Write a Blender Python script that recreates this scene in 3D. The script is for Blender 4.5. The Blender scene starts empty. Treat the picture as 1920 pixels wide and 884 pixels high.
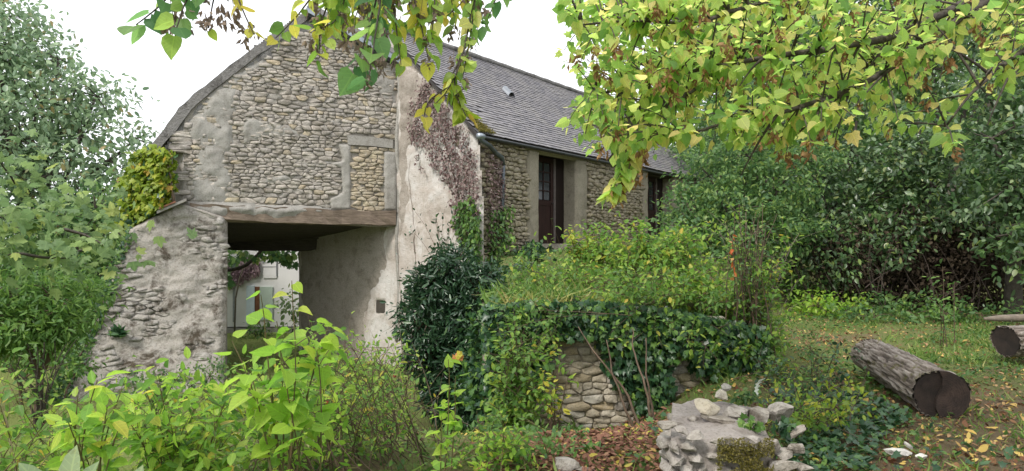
import bpy, math, random
import numpy as np
from mathutils import Vector, Matrix

rng = np.random.default_rng(11)
random.seed(11)
S = bpy.context.scene
COL = S.collection
R = math.radians

# ------------------------------------------------------------------ camera
F, CX, HY, EYE = 1250.0, 960.0, 455.0, 1.5      # focal length in photo pixels, centre column, horizon row, eye height
cd = bpy.data.cameras.new('camera')
cam = bpy.data.objects.new('camera', cd)
COL.objects.link(cam)
cam.location = (0, 0, EYE)
cam.rotation_euler = (R(90), 0, 0)
cd.sensor_width = 36
cd.lens = 36 * F / 1920
cd.shift_y = (HY - 442) / 1920
cd.clip_start = 0.05
cd.clip_end = 3000
S.camera = cam

# ------------------------------------------------------------------ world (bright overcast) and a soft sun
SUN_DIR = Vector((0.42, 0.62, -0.78)).normalized()   # the way the light travels
el = math.asin(-SUN_DIR.z)
w = bpy.data.worlds.new('World')
S.world = w
w.use_nodes = True
nt = w.node_tree
bgn = nt.nodes['Background']
sky = nt.nodes.new('ShaderNodeTexSky')
sky.sky_type = 'NISHITA'
sky.sun_disc = False
sky.sun_elevation = el
sky.sun_rotation = math.atan2(-SUN_DIR.x, -SUN_DIR.y)
sky.dust_density = 4
mix = nt.nodes.new('ShaderNodeMix')
mix.data_type = 'RGBA'
mix.inputs[0].default_value = 0.9
mix.inputs[7].default_value = (9.2, 9.4, 9.7, 1)   # the cloud layer
nt.links.new(sky.outputs[0], mix.inputs[6])
nt.links.new(mix.outputs[2], bgn.inputs[0])
bgn.inputs[1].default_value = 0.1
sl = bpy.data.lights.new('sun', 'SUN')
sl.energy = 1.7
sl.angle = R(12)
sl.color = (1.0, 0.95, 0.86)
so = bpy.data.objects.new('sun', sl)
COL.objects.link(so)
so.rotation_euler = SUN_DIR.to_track_quat('-Z', 'Y').to_euler()
so.location = (-6, -10, 14)
S.view_settings.view_transform = 'Standard'
S.view_settings.look = 'None'
S.view_settings.gamma = 1
S.view_settings.exposure = 0.9
S.render.film_transparent = False
S.cycles.max_bounces = 8
S.cycles.transparent_max_bounces = 4
S.cycles.use_denoising = True


# ------------------------------------------------------------------ helpers
def P(px, py, d):
    """the point of the place that the photo shows at a pixel, d metres away"""
    return np.array([(px - CX) / F * d, d, EYE - (py - HY) / F * d])


def to_px(p):
    p = np.atleast_2d(p)
    y = np.maximum(p[:, 1], 1e-3)
    return np.stack([CX + p[:, 0] / y * F, HY - (p[:, 2] - EYE) / y * F], 1)


def nrm(v):
    v = np.asarray(v, float)
    return v / np.maximum(np.linalg.norm(v, axis=-1, keepdims=True), 1e-9)


def sstep(a, b, x):
    t = np.clip((np.asarray(x, float) - a) / (b - a), 0, 1)
    return t * t * (3 - 2 * t)


def _hash(ix, iy, seed):
    h = (ix.astype(np.int64) * 374761393 + iy.astype(np.int64) * 668265263 + seed * 974711) & 0x7fffffff
    h = ((h ^ (h >> 13)) * 1274126177) & 0x7fffffff
    return ((h ^ (h >> 16)) & 0xffff) / 65535.0


def vnoise(x, y, seed=0):
    x = np.asarray(x, float); y = np.asarray(y, float)
    ix = np.floor(x); iy = np.floor(y)
    fx = x - ix; fy = y - iy
    fx = fx * fx * (3 - 2 * fx); fy = fy * fy * (3 - 2 * fy)
    a = _hash(ix, iy, seed); b = _hash(ix + 1, iy, seed)
    c = _hash(ix, iy + 1, seed); d = _hash(ix + 1, iy + 1, seed)
    return (a * (1 - fx) + b * fx) * (1 - fy) + (c * (1 - fx) + d * fx) * fy


def fbm(x, y, seed=0, o=4):
    s = 0; a = 0.5
    for i in range(o):
        s = s + a * vnoise(x, y, seed + i * 17)
        x = np.asarray(x) * 2.03 + 3.1; y = np.asarray(y) * 2.03 - 1.7; a *= 0.5
    return s / (1 - 0.5 ** o)


def inpoly(pts, poly):
    x, y = pts[:, 0], pts[:, 1]
    r = np.zeros(len(pts), bool)
    n = len(poly)
    for i in range(n):
        x1, y1 = poly[i]; x2, y2 = poly[(i + 1) % n]
        c = ((y1 > y) != (y2 > y)) & (x < (x2 - x1) * (y - y1) / (y2 - y1 + 1e-12) + x1)
        r ^= c
    return r


def polydist(pts, poly):
    """distance from points to the outline of a polygon"""
    d = np.full(len(pts), 1e9)
    n = len(poly)
    for i in range(n):
        a = np.array(poly[i], float); b = np.array(poly[(i + 1) % n], float)
        ab = b - a
        t = np.clip(((pts - a) @ ab) / max(ab @ ab, 1e-9), 0, 1)
        d = np.minimum(d, np.linalg.norm(pts - (a + t[:, None] * ab), axis=1))
    return d


def link(o, parent=None):
    COL.objects.link(o)
    if parent is not None:
        o.parent = parent
    return o


def mesh(name, V, T, mats, smooth=True, tint=None, mi=None, leaf=None):
    """one mesh datablock from vertex rows and equal-sided faces"""
    V = np.asarray(V, np.float32); T = np.asarray(T, np.int32)
    me = bpy.data.meshes.new(name)
    k = T.shape[1]
    me.vertices.add(len(V)); me.vertices.foreach_set('co', V.ravel())
    me.loops.add(T.size); me.loops.foreach_set('vertex_index', T.ravel())
    me.polygons.add(len(T))
    me.polygons.foreach_set('loop_start', np.arange(len(T), dtype=np.int32) * k)
    if mi is not None:
        me.polygons.foreach_set('material_index', np.asarray(mi, np.int32))
    me.polygons.foreach_set('use_smooth', np.full(len(T), bool(smooth)))
    if tint is not None:
        me.attributes.new('tint', 'FLOAT', 'POINT').data.foreach_set('value', np.asarray(tint, np.float32))
    if leaf is not None:
        me.attributes.new('leaf', 'FLOAT_VECTOR', 'POINT').data.foreach_set('vector', np.asarray(leaf, np.float32).ravel())
    for m in (mats if isinstance(mats, (list, tuple)) else [mats]):
        me.materials.append(m)
    me.update(calc_edges=True)
    return me


def obj(name, me, parent=None, loc=None):
    o = bpy.data.objects.new(name, me)
    if loc is not None:
        o.location = loc
    return link(o, parent)


def pydata(name, V, Fc, mat, parent=None, smooth=False):
    me = bpy.data.meshes.new(name)
    me.from_pydata([tuple(map(float, v)) for v in V], [], Fc)
    me.materials.append(mat)
    if smooth:
        me.polygons.foreach_set('use_smooth', [True] * len(me.polygons))
    me.update()
    return obj(name, me, parent)


def thing(name, label, cat, loc=(0, 0, 0), group=None):
    o = bpy.data.objects.new(name, None)
    o.empty_display_size = 0.2
    o.location = [float(c) for c in loc]
    link(o)
    o['label'] = label; o['category'] = cat
    if group:
        o['group'] = group
    return o


def stuff(o):
    o['kind'] = 'stuff'
    return o


def structure(o):
    o['kind'] = 'structure'
    return o


def off(root):
    return np.array(root.location)


class Geo:
    """gathers triangles for one mesh"""
    def __init__(s):
        s.V = []; s.T = []; s.t = []; s.n = 0

    def add(s, V, T, tint=0.5):
        V = np.asarray(V, float); T = np.asarray(T, int)
        s.V.append(V); s.T.append(T + s.n); s.n += len(V)
        s.t.append(np.full(len(V), tint) if np.isscalar(tint) else np.asarray(tint))

    def tube(s, pts, rad, sides=6, cap=True, tint=0.5):
        pts = np.asarray(pts, float); n = len(pts)
        rad = np.full(n, rad) if np.isscalar(rad) else np.asarray(rad, float)
        tan = nrm(np.gradient(pts, axis=0))
        up = np.array([0.13, 0.21, 0.97]) if abs(tan[0][2]) < 0.85 else np.array([1.0, 0.1, 0])
        V = []
        a = np.arange(sides) / sides * 2 * math.pi
        for i in range(n):
            x = nrm(np.cross(up, tan[i])); y = np.cross(tan[i], x)
            V.append(pts[i] + rad[i] * (np.cos(a)[:, None] * x + np.sin(a)[:, None] * y))
        V = np.concatenate(V)
        T = []
        for i in range(n - 1):
            for j in range(sides):
                p, q = i * sides + j, i * sides + (j + 1) % sides
                T += [(p, q, q + sides), (p, q + sides, p + sides)]
        if cap:
            V = np.concatenate([V, pts[:1], pts[-1:]])
            c0, c1 = n * sides, n * sides + 1
            for j in range(sides):
                T.append((c0, (j + 1) % sides, j))
                T.append((c1, (n - 1) * sides + j, (n - 1) * sides + (j + 1) % sides))
        s.add(V, T, tint)

    def box(s, o, x, y, z, tint=0.5):
        """a parallelepiped from a corner and three edge vectors"""
        o, x, y, z = (np.asarray(v, float) for v in (o, x, y, z))
        V = [o, o + x, o + x + y, o + y, o + z, o + x + z, o + x + y + z, o + y + z]
        T = []
        for a, b, c, d in ((0, 3, 2, 1), (4, 5, 6, 7), (0, 1, 5, 4), (1, 2, 6, 5), (2, 3, 7, 6), (3, 0, 4, 7)):
            T += [(a, b, c), (a, c, d)]
        s.add(V, T, tint)

    def mesh(s, name, mat, smooth=True, off=None):
        V = np.concatenate(s.V)
        if off is not None:
            V = V - np.asarray(off)
        return mesh(name, V, np.concatenate(s.T), mat, smooth, np.concatenate(s.t))

    def build(s, name, mat, parent=None, smooth=True):
        o = off(parent) if parent is not None else np.zeros(3)
        p = parent
        while p is not None and p.parent is not None:
            p = p.parent; o = o + np.array(p.location)
        return obj(name, s.mesh(name, mat, smooth, o), parent)


# ------------------------------------------------------------------ materials
def ramp(nt, stops, fac):
    r = nt.nodes.new('ShaderNodeValToRGB')
    e = r.color_ramp.elements
    while len(e) < len(stops):
        e.new(0.5)
    for i, (p, c) in enumerate(stops):
        e[i].position = p
        e[i].color = (*c, 1) if len(c) == 3 else c
    nt.links.new(fac, r.inputs[0])
    return r.outputs[0]


def base_mat(name):
    m = bpy.data.materials.new(name)
    m.use_nodes = True
    nt = m.node_tree
    return m, nt, nt.nodes['Principled BSDF']


def noise(nt, scale, detail=4, rough=0.6, vec=None, dist=0.0):
    n = nt.nodes.new('ShaderNodeTexNoise')
    n.inputs['Scale'].default_value = scale
    n.inputs['Detail'].default_value = detail
    n.inputs['Roughness'].default_value = rough
    n.inputs['Distortion'].default_value = dist
    if vec is not None:
        nt.links.new(vec, n.inputs['Vector'])
    return n.outputs['Fac']


def mixc(nt, a, b, fac, mode='MIX'):
    n = nt.nodes.new('ShaderNodeMix')
    n.data_type = 'RGBA'; n.blend_type = mode
    for k, v in ((0, fac), (6, a), (7, b)):
        if hasattr(v, 'is_output') or isinstance(v, bpy.types.NodeSocket):
            nt.links.new(v, n.inputs[k])
        elif k == 0:
            n.inputs[k].default_value = v
        else:
            n.inputs[k].default_value = (*v, 1)
    return n.outputs[2]


def math_(nt, op, a, b=None):
    n = nt.nodes.new('ShaderNodeMath')
    n.operation = op
    for k, v in ((0, a), (1, b)):
        if v is None:
            continue
        if isinstance(v, bpy.types.NodeSocket):
            nt.links.new(v, n.inputs[k])
        else:
            n.inputs[k].default_value = v
    return n.outputs[0]


def rnd(nt):
    """a number per piece: the tint of a joined piece plus the random of an object"""
    a = nt.nodes.new('ShaderNodeAttribute'); a.attribute_name = 'tint'
    o = nt.nodes.new('ShaderNodeObjectInfo')
    return math_(nt, 'FRACT', math_(nt, 'ADD', a.outputs['Fac'], o.outputs['Random']))


def worldpos(nt, scale=None):
    g = nt.nodes.new('ShaderNodeNewGeometry')
    if scale is None:
        return g.outputs['Position']
    m = nt.nodes.new('ShaderNodeMapping')
    m.inputs['Scale'].default_value = scale
    nt.links.new(g.outputs['Position'], m.inputs[0])
    return m.outputs[0]


def bump(nt, bsdf, h, strength=0.5, dist=0.02):
    b = nt.nodes.new('ShaderNodeBump')
    b.inputs['Strength'].default_value = strength
    b.inputs['Distance'].default_value = dist
    nt.links.new(h, b.inputs['Height'])
    nt.links.new(b.outputs[0], bsdf.inputs['Normal'])


def leaf_mat(name, stops, trans=0.42, boost=1.5, rough=0.45, spec=0.35):
    m, nt, b = base_mat(name)
    c = ramp(nt, stops, rnd(nt))
    nz = noise(nt, 30, 2, 0.5, worldpos(nt))
    c = mixc(nt, c, (0.75, 0.75, 0.6), math_(nt, 'MULTIPLY', nz, 0.22), 'MULTIPLY')
    at = nt.nodes.new('ShaderNodeAttribute'); at.attribute_name = 'leaf'
    sx = nt.nodes.new('ShaderNodeSeparateXYZ'); nt.links.new(at.outputs['Vector'], sx.inputs[0])
    ax = math_(nt, 'ABSOLUTE', sx.outputs[0])
    rib = math_(nt, 'LESS_THAN', ax, .022)
    sv = math_(nt, 'LESS_THAN', math_(nt, 'FRACT', math_(nt, 'MULTIPLY', math_(nt, 'SUBTRACT', sx.outputs[1], math_(nt, 'MULTIPLY', ax, .9)), 6.0)), .16)
    vein = math_(nt, 'MULTIPLY', math_(nt, 'MAXIMUM', rib, math_(nt, 'MULTIPLY', sv, .6)), sx.outputs[2])
    c = mixc(nt, c, (1.35, 1.3, 1.15), math_(nt, 'MULTIPLY', vein, .7), 'MULTIPLY')
    n4 = noise(nt, 55, 3, .6, worldpos(nt))
    c = mixc(nt, c, (.55, .40, .22), math_(nt, 'MULTIPLY', ramp(nt, [(.58, (0, 0, 0)), (.68, (1, 1, 1))], n4), .34), 'MULTIPLY')
    nt.links.new(c, b.inputs['Base Color'])
    b.inputs['Roughness'].default_value = rough
    b.inputs['Specular IOR Level'].default_value = spec
    t = nt.nodes.new('ShaderNodeBsdfTranslucent')
    g = nt.nodes.new('ShaderNodeHueSaturation')
    g.inputs['Saturation'].default_value = 1.02
    g.inputs['Value'].default_value = boost
    nt.links.new(c, g.inputs['Color'])
    nt.links.new(g.outputs[0], t.inputs[0])
    mx = nt.nodes.new('ShaderNodeMixShader')
    mx.inputs[0].default_value = trans
    nt.links.new(b.outputs[0], mx.inputs[1]); nt.links.new(t.outputs[0], mx.inputs[2])
    nt.links.new(mx.outputs[0], nt.nodes['Material Output'].inputs[0])
    return m


def stone_mat(name, stops, lichen=(0.10, 0.085, 0.06), amount=0.35, light=(0.5, 0.48, 0.44), bs=0.7, bd=0.02, ns=1.0):
    m, nt, b = base_mat(name)
    p = worldpos(nt)
    c = ramp(nt, stops, rnd(nt))
    n1 = noise(nt, 9 * ns, 6, 0.7, p)
    c = mixc(nt, c, light, math_(nt, 'MULTIPLY', ramp(nt, [(0.45, (0, 0, 0)), (0.75, (1, 1, 1))], n1), 0.5))
    n2 = noise(nt, 2.6 * ns, 7, 0.75, p, 0.4)
    c = mixc(nt, c, lichen, math_(nt, 'MULTIPLY', ramp(nt, [(0.5, (0, 0, 0)), (0.62, (1, 1, 1))], n2), amount))
    n3 = noise(nt, 45 * ns, 5, 0.7, p)
    c = mixc(nt, c, (0.3, 0.28, 0.25), math_(nt, 'MULTIPLY', ramp(nt, [(0.5, (0, 0, 0)), (0.7, (1, 1, 1))], n3), 0.6), 'MULTIPLY')
    nt.links.new(c, b.inputs['Base Color'])
    b.inputs['Roughness'].default_value = 0.92
    b.inputs['Specular IOR Level'].default_value = 0.15
    h = math_(nt, 'ADD', noise(nt, 22 * ns, 8, 0.7, p), math_(nt, 'MULTIPLY', n1, 0.8))
    bump(nt, b, h, bs, bd)
    return m


def plain(name, col, rough=0.6, metal=0.0, var=0.3, ns=12, scale=None, bs=0.0, bd=0.01, col2=None):
    m, nt, b = base_mat(name)
    p = worldpos(nt, scale)
    n = noise(nt, ns, 6, 0.65, p)
    c2 = col2 or tuple(x * (1 - var) for x in col)
    c = mixc(nt, col, c2, ramp(nt, [(0.35, (0, 0, 0)), (0.65, (1, 1, 1))], n))
    nt.links.new(c, b.inputs['Base Color'])
    b.inputs['Roughness'].default_value = rough
    b.inputs['Metallic'].default_value = metal
    if bs:
        bump(nt, b, n, bs, bd)
    return m


M = {}
M['stone_grey'] = stone_mat('stone_grey', [(0, (.30, .275, .255)), (.25, (.42, .385, .35)), (.5, (.35, .315, .28)), (.75, (.50, .455, .405)), (.92, (.40, .355, .31)), (1, (.27, .24, .21))], amount=.55)
M['stone_warm'] = stone_mat('stone_warm', [(0, (.40, .33, .24)), (.4, (.46, .385, .28)), (.7, (.36, .31, .24)), (1, (.50, .43, .31))], amount=.2)
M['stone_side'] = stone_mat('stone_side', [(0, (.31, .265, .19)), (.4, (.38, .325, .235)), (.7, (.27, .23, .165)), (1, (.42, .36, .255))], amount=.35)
M['stone_pale'] = stone_mat('stone_pale', [(0, (.34, .305, .28)), (.5, (.41, .375, .34)), (1, (.29, .255, .22))], lichen=(.11, .09, .07), amount=.8, light=(.60, .57, .535), bs=.9)
M['stone_cream'] = stone_mat('stone_cream', [(0, (.46, .40, .31)), (.4, (.53, .48, .40)), (.7, (.47, .38, .25)), (1, (.56, .52, .45))], lichen=(.16, .14, .09), amount=.3)
M['mortar_cream'] = stone_mat('mortar_cream', [(0, (.34, .30, .245)), (1, (.37, .33, .27))], lichen=(.14, .12, .08), amount=.5, light=(.44, .40, .34))
M['stone_butt'] = stone_mat('stone_butt', [(0, (.33, .305, .28)), (.5, (.41, .385, .355)), (1, (.37, .34, .305))], lichen=(.075, .058, .042), amount=.95, light=(.47, .45, .43), ns=.8, bs=.9, bd=.035)
M['mortar'] = stone_mat('mortar', [(0, (.27, .25, .225)), (1, (.29, .265, .235))], amount=.4, light=(.35, .325, .295))
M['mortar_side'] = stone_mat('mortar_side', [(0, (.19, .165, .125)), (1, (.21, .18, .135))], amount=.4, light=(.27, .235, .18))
M['render_grey'] = stone_mat('render_grey', [(0, (.33, .315, .295)), (1, (.34, .325, .30))], lichen=(.17, .15, .13), amount=.45, light=(.42, .405, .38), bs=.5)
M['render_jamb'] = stone_mat('render_jamb', [(0, (.30, .27, .215)), (1, (.32, .285, .225))], lichen=(.15, .13, .10), amount=.4, light=(.38, .345, .28), bs=.5)
M['verge_grey'] = stone_mat('verge_grey', [(0, (.23, .22, .215)), (1, (.25, .24, .235))], lichen=(.07, .065, .062), amount=.75, light=(.25, .245, .24), bs=.9, bd=.04)


def limewash():
    m, nt, b = base_mat('limewash')
    p = worldpos(nt)
    n1 = noise(nt, 1.3, 7, 0.7, p, 0.6)
    c = ramp(nt, [(.30, (.34, .29, .255)), (.42, (.46, .41, .375)), (.55, (.55, .52, .50)), (.7, (.61, .60, .59))], n1)
    n2 = noise(nt, 14, 6, 0.75, worldpos(nt, (1, 1, 1.8)))
    c = mixc(nt, c, (.22, .18, .14), math_(nt, 'MULTIPLY', ramp(nt, [(.58, (0, 0, 0)), (.66, (1, 1, 1))], n2), .75))
    n3 = noise(nt, 4, 5, 0.7, worldpos(nt, (3, 3, .35)))
    c = mixc(nt, c, (.36, .31, .26), math_(nt, 'MULTIPLY', ramp(nt, [(.52, (0, 0, 0)), (.7, (1, 1, 1))], n3), .55))
    nt.links.new(c, b.inputs['Base Color'])
    b.inputs['Roughness'].default_value = .95
    b.inputs['Specular IOR Level'].default_value = .1
    bump(nt, b, math_(nt, 'ADD', noise(nt, 7, 8, .65, p), math_(nt, 'MULTIPLY', n2, .4)), .8, .035)
    return m


M['limewash'] = limewash()
M['house_white'] = plain('house_white', (.80, .79, .80), .9, var=.08, ns=2, bs=.2)


def wood(name, c1, c2, ns=1.0, axis=(1, 1, 12), bs=.5, rough=.85):
    m, nt, b = base_mat(name)
    tc = nt.nodes.new('ShaderNodeTexCoord')
    mp = nt.nodes.new('ShaderNodeMapping')
    mp.inputs['Scale'].default_value = axis
    nt.links.new(tc.outputs['Object'], mp.inputs[0])
    n = noise(nt, 3 * ns, 8, .7, mp.outputs[0], .8)
    c = ramp(nt, [(.3, c1), (.62, c2)], n)
    n2 = noise(nt, 1.5, 4, .6, worldpos(nt))
    c = mixc(nt, c, (.55, .5, .48), math_(nt, 'MULTIPLY', n2, .5), 'MULTIPLY')
    nt.links.new(c, b.inputs['Base Color'])
    b.inputs['Roughness'].default_value = rough
    b.inputs['Specular IOR Level'].default_value = .2
    bump(nt, b, n, bs, .02)
    return m


M['oak'] = wood('oak_beam', (.085, .065, .052), (.27, .215, .17), axis=(14, 14, 1.0))
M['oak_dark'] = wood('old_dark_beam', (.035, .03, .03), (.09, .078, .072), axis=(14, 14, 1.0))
M['door_wood'] = wood('door_paint', (.026, .013, .012), (.042, .020, .018), axis=(6, 6, .6), bs=.2, rough=.6)
M['door_frame'] = wood('door_frame', (.014, .009, .008), (.024, .015, .013), axis=(6, 6, .6), bs=.2, rough=.6)
M['zinc'] = plain('zinc', (.36, .40, .45), .45, .7, .3, 6)
M['zinc_dark'] = plain('zinc_dark', (.075, .08, .085), .5, .6, .3, 6)
M['zinc_pipe'] = plain('zinc_pipe', (.15, .17, .19), .5, .6, .3, 6)
M['iron'] = plain('iron', (.03, .03, .032), .6, .4)
M['glass'] = plain('window_glass', (.03, .035, .04), .08, 0, .2)
M['void_shade'] = plain('inside', (.02, .018, .017), .9)  # near-black: shade inside openings put into the colour


def slate_mat():
    m, nt, b = base_mat('slate')
    p = worldpos(nt)
    c = ramp(nt, [(0, (.12, .115, .13)), (.4, (.175, .165, .18)), (.7, (.215, .20, .21)), (.9, (.14, .135, .145)), (1, (.25, .235, .235))], rnd(nt))
    n = noise(nt, 1.1, 6, .7, p, .5)
    c = mixc(nt, c, (.235, .22, .21), math_(nt, 'MULTIPLY', ramp(nt, [(.48, (0, 0, 0)), (.66, (1, 1, 1))], n), .75))
    n2 = noise(nt, 26, 5, .7, p)
    c = mixc(nt, c, (.3, .29, .26), math_(nt, 'MULTIPLY', ramp(nt, [(.6, (0, 0, 0)), (.68, (1, 1, 1))], n2), .6))
    nt.links.new(c, b.inputs['Base Color'])
    b.inputs['Roughness'].default_value = .52
    b.inputs['Specular IOR Level'].default_value = .5
    bump(nt, b, noise(nt, 30, 5, .6, p), .3, .006)
    return m


M['slate'] = slate_mat()
M['bark_branch'] = plain('branch_bark', (.045, .035, .028), .95, var=.6, ns=38, bs=1.0, bd=.02, col2=(.10, .085, .07))
M['bark_tree'] = plain('tree_bark', (.10, .085, .07), .95, var=.55, ns=10, bs=.8, bd=.03)
M['stem_green'] = plain('green_stem', (.13, .14, .05), .7, var=.4, ns=20, col2=(.12, .06, .035))
M['stem_brown'] = plain('brown_stem', (.14, .095, .065), .85, var=.45, ns=25)
M['stem_grey'] = plain('grey_stem', (.20, .165, .13), .9, var=.4, ns=18)
M['hip'] = plain('rose_hip', (.45, .05, .02), .35, var=.3)
M['bone'] = plain('bone', (.60, .58, .55), .7, var=.25, ns=14, bs=.5)
M['moss'] = leaf_mat('moss', [(0, (.10, .10, .02)), (.5, (.16, .14, .03)), (1, (.21, .18, .06))], .2)

Y = lambda *c: c
M['lf_fore'] = leaf_mat('fore_leaf', [(0, (.15, .31, .05)), (.3, (.23, .42, .06)), (.65, (.32, .50, .075)), (.9, (.42, .56, .10)), (1, (.54, .52, .10))], .55, 1.5)
M['lf_rose'] = leaf_mat('rose_leaf', [(0, (.085, .19, .04)), (.4, (.145, .28, .05)), (.75, (.235, .37, .06)), (.94, (.35, .44, .08)), (1, (.48, .36, .06))], .48, 1.45)
M['lf_lime'] = leaf_mat('canopy_leaf', [(0, (.13, .25, .065)), (.2, (.21, .35, .085)), (.45, (.30, .44, .105)), (.7, (.40, .50, .14)), (.88, (.56, .55, .20)), (1, (.58, .48, .20))], .64, 1.85)
M['lf_spray'] = leaf_mat('spray_leaf', [(0, (.13, .25, .06)), (.35, (.23, .37, .06)), (.6, (.35, .46, .07)), (.75, (.52, .53, .10)), (1, (.64, .55, .11))], .6, 1.55)
M['lf_spray_green'] = leaf_mat('spray_leaf_green', [(0, (.08, .19, .08)), (.4, (.14, .28, .10)), (.75, (.21, .36, .11)), (1, (.30, .43, .10))], .58, 1.6)
M['lf_yellow'] = leaf_mat('yellow_leaf', [(0, (.44, .52, .09)), (.5, (.60, .58, .10)), (1, (.64, .50, .10))], .5, 1.2)
M['lf_laurel'] = leaf_mat('laurel_leaf', [(0, (.016, .044, .022)), (.5, (.026, .066, .032)), (.85, (.042, .095, .045)), (1, (.08, .14, .06))], .18, 1.3, .3, .6)
M['lf_ivy'] = leaf_mat('ivy_leaf', [(0, (.018, .052, .024)), (.5, (.032, .085, .038)), (.85, (.055, .125, .045)), (1, (.10, .19, .05))], .2, 1.3, .35, .45)
M['lf_ivy_light'] = leaf_mat('ivy_light_leaf', [(0, (.05, .12, .03)), (.5, (.085, .18, .04)), (1, (.16, .27, .05))], .3, 1.3, .4, .4)
M['lf_dark'] = leaf_mat('dark_tree_leaf', [(0, (.04, .075, .036)), (.4, (.072, .128, .06)), (.75, (.125, .20, .095)), (.9, (.18, .26, .13)), (1, (.25, .29, .10))], .34, 1.5, .34, .7)
M['lf_horn'] = leaf_mat('hornbeam_leaf', [(0, (.055, .125, .05)), (.5, (.105, .20, .068)), (.85, (.18, .29, .09)), (1, (.25, .33, .09))], .45, 1.4, .4, .4)
M['lf_hazy'] = leaf_mat('hazed_leaf', [(0, (.16, .25, .155)), (.5, (.23, .33, .20)), (.9, (.31, .42, .25)), (.96, (.20, .26, .14)), (1, (.42, .30, .14))], .4, 1.4, .35, .6)  # pale because the milky haze is put into the leaf colour
M['lf_maple'] = leaf_mat('maple_leaf', [(0, (.15, .24, .11)), (.5, (.20, .30, .13)), (.9, (.27, .37, .14)), (1, (.36, .42, .13))], .45, 1.4)  # lightened too, taking the left side's haze into its colour
M['lf_bush'] = leaf_mat('bush_leaf', [(0, (.07, .155, .04)), (.5, (.11, .215, .05)), (1, (.17, .28, .06))], .4, 1.4)
M['lf_creeper'] = leaf_mat('creeper_leaf', [(0, (.15, .23, .03)), (.5, (.25, .34, .035)), (.9, (.36, .41, .05)), (1, (.5, .32, .06))], .4, 1.3)
M['lf_dead'] = leaf_mat('dead_creeper', [(0, (.10, .06, .06)), (.4, (.175, .118, .118)), (.75, (.26, .195, .195)), (1, (.36, .30, .295))], .15, 1.1, .9, .1)
M['lf_wist'] = leaf_mat('faded_creeper', [(0, (.26, .17, .21)), (.5, (.36, .25, .30)), (1, (.48, .38, .40))], .3, 1.2, .9, .1)
M['lf_litter'] = leaf_mat('fallen_leaf', [(0, (.13, .06, .035)), (.3, (.21, .105, .06)), (.55, (.29, .17, .095)), (.72, (.42, .27, .15)), (.86, (.55, .38, .11)), (1, (.60, .47, .17))], .15, 1.1, .8, .15)
M['lf_litter_red'] = leaf_mat('fallen_leaf_red', [(0, (.12, .055, .04)), (.5, (.21, .10, .07)), (.85, (.30, .17, .12)), (1, (.5, .33, .12))], .12, 1.1, .85, .15)
M['lf_cover'] = leaf_mat('cover_leaf', [(0, (.045, .11, .03)), (.5, (.075, .165, .04)), (1, (.13, .23, .05))], .3, 1.3)
M['lf_grass'] = leaf_mat('grass_blade', [(0, (.07, .15, .03)), (.4, (.13, .24, .05)), (.8, (.22, .33, .075)), (1, (.38, .37, .14))], .35, 1.3)
M['lf_straw'] = leaf_mat('dry_grass', [(0, (.20, .24, .06)), (.5, (.34, .34, .10)), (1, (.48, .40, .19))], .3, 1.2)
M['lf_sage'] = leaf_mat('sage_leaf', [(0, (.24, .33, .18)), (.5, (.30, .39, .22)), (1, (.36, .44, .26))], .4, 1.3)
M['seed'] = leaf_mat('seed_wing', [(0, (.20, .11, .05)), (.5, (.30, .17, .08)), (1, (.42, .27, .14))], .3, 1.2, .8, .2)
M['seed_grey'] = leaf_mat('seed_wing_faded', [(0, (.17, .13, .11)), (.5, (.25, .19, .16)), (1, (.34, .26, .20))], .3, 1.2, .8, .2)
M['twig_dry'] = plain('dry_twig', (.075, .055, .045), .9, var=.5, ns=20)


def ground_mat():
    m, nt, b = base_mat('ground')
    p = worldpos(nt)
    n = noise(nt, .7, 7, .7, p, .6)
    c = ramp(nt, [(.40, (.13, .20, .05)), (.53, (.17, .20, .07)), (.62, (.19, .155, .09)), (.72, (.22, .15, .10))], n)
    n2 = noise(nt, 24, 6, .75, p)
    c = mixc(nt, c, (.24, .17, .11), math_(nt, 'MULTIPLY', ramp(nt, [(.5, (0, 0, 0)), (.62, (1, 1, 1))], n2), .55))
    n3 = noise(nt, 60, 4, .7, p)
    c = mixc(nt, c, (.06, .05, .03), math_(nt, 'MULTIPLY', ramp(nt, [(.5, (0, 0, 0)), (.65, (1, 1, 1))], n3), .6))
    # the lawn beyond the passage and to the left
    sx = nt.nodes.new('ShaderNodeSeparateXYZ'); nt.links.new(p, sx.inputs[0])
    lw = math_(nt, 'LESS_THAN', sx.outputs[0], math_(nt, 'SUBTRACT', math_(nt, 'MULTIPLY', noise(nt, .8, 4, .6, p), 3.0), 3.6))
    lw = math_(nt, 'MULTIPLY', lw, math_(nt, 'GREATER_THAN', noise(nt, 2, 5, .7, p), .40))
    c = mixc(nt, c, (.20, .24, .075), lw)
    so_ = math_(nt, 'MULTIPLY', math_(nt, 'GREATER_THAN', sx.outputs[0], math_(nt, 'ADD', math_(nt, 'MULTIPLY', noise(nt, 1.6, 4, .6, p), 2.2), 1.2)), math_(nt, 'LESS_THAN', sx.outputs[1], math_(nt, 'ADD', math_(nt, 'MULTIPLY', noise(nt, 1.2, 4, .6, p), 3.0), 4.9)))
    soil = mixc(nt, (.20, .135, .095), (.10, .07, .05), n2)
    c = mixc(nt, c, soil, math_(nt, 'MULTIPLY', so_, .85))
    nt.links.new(c, b.inputs['Base Color'])
    b.inputs['Roughness'].default_value = .95
    b.inputs['Specular IOR Level'].default_value = .1
    bump(nt, b, math_(nt, 'ADD', n2, n3), .9, .03)
    return m


M['ground'] = ground_mat()


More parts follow.
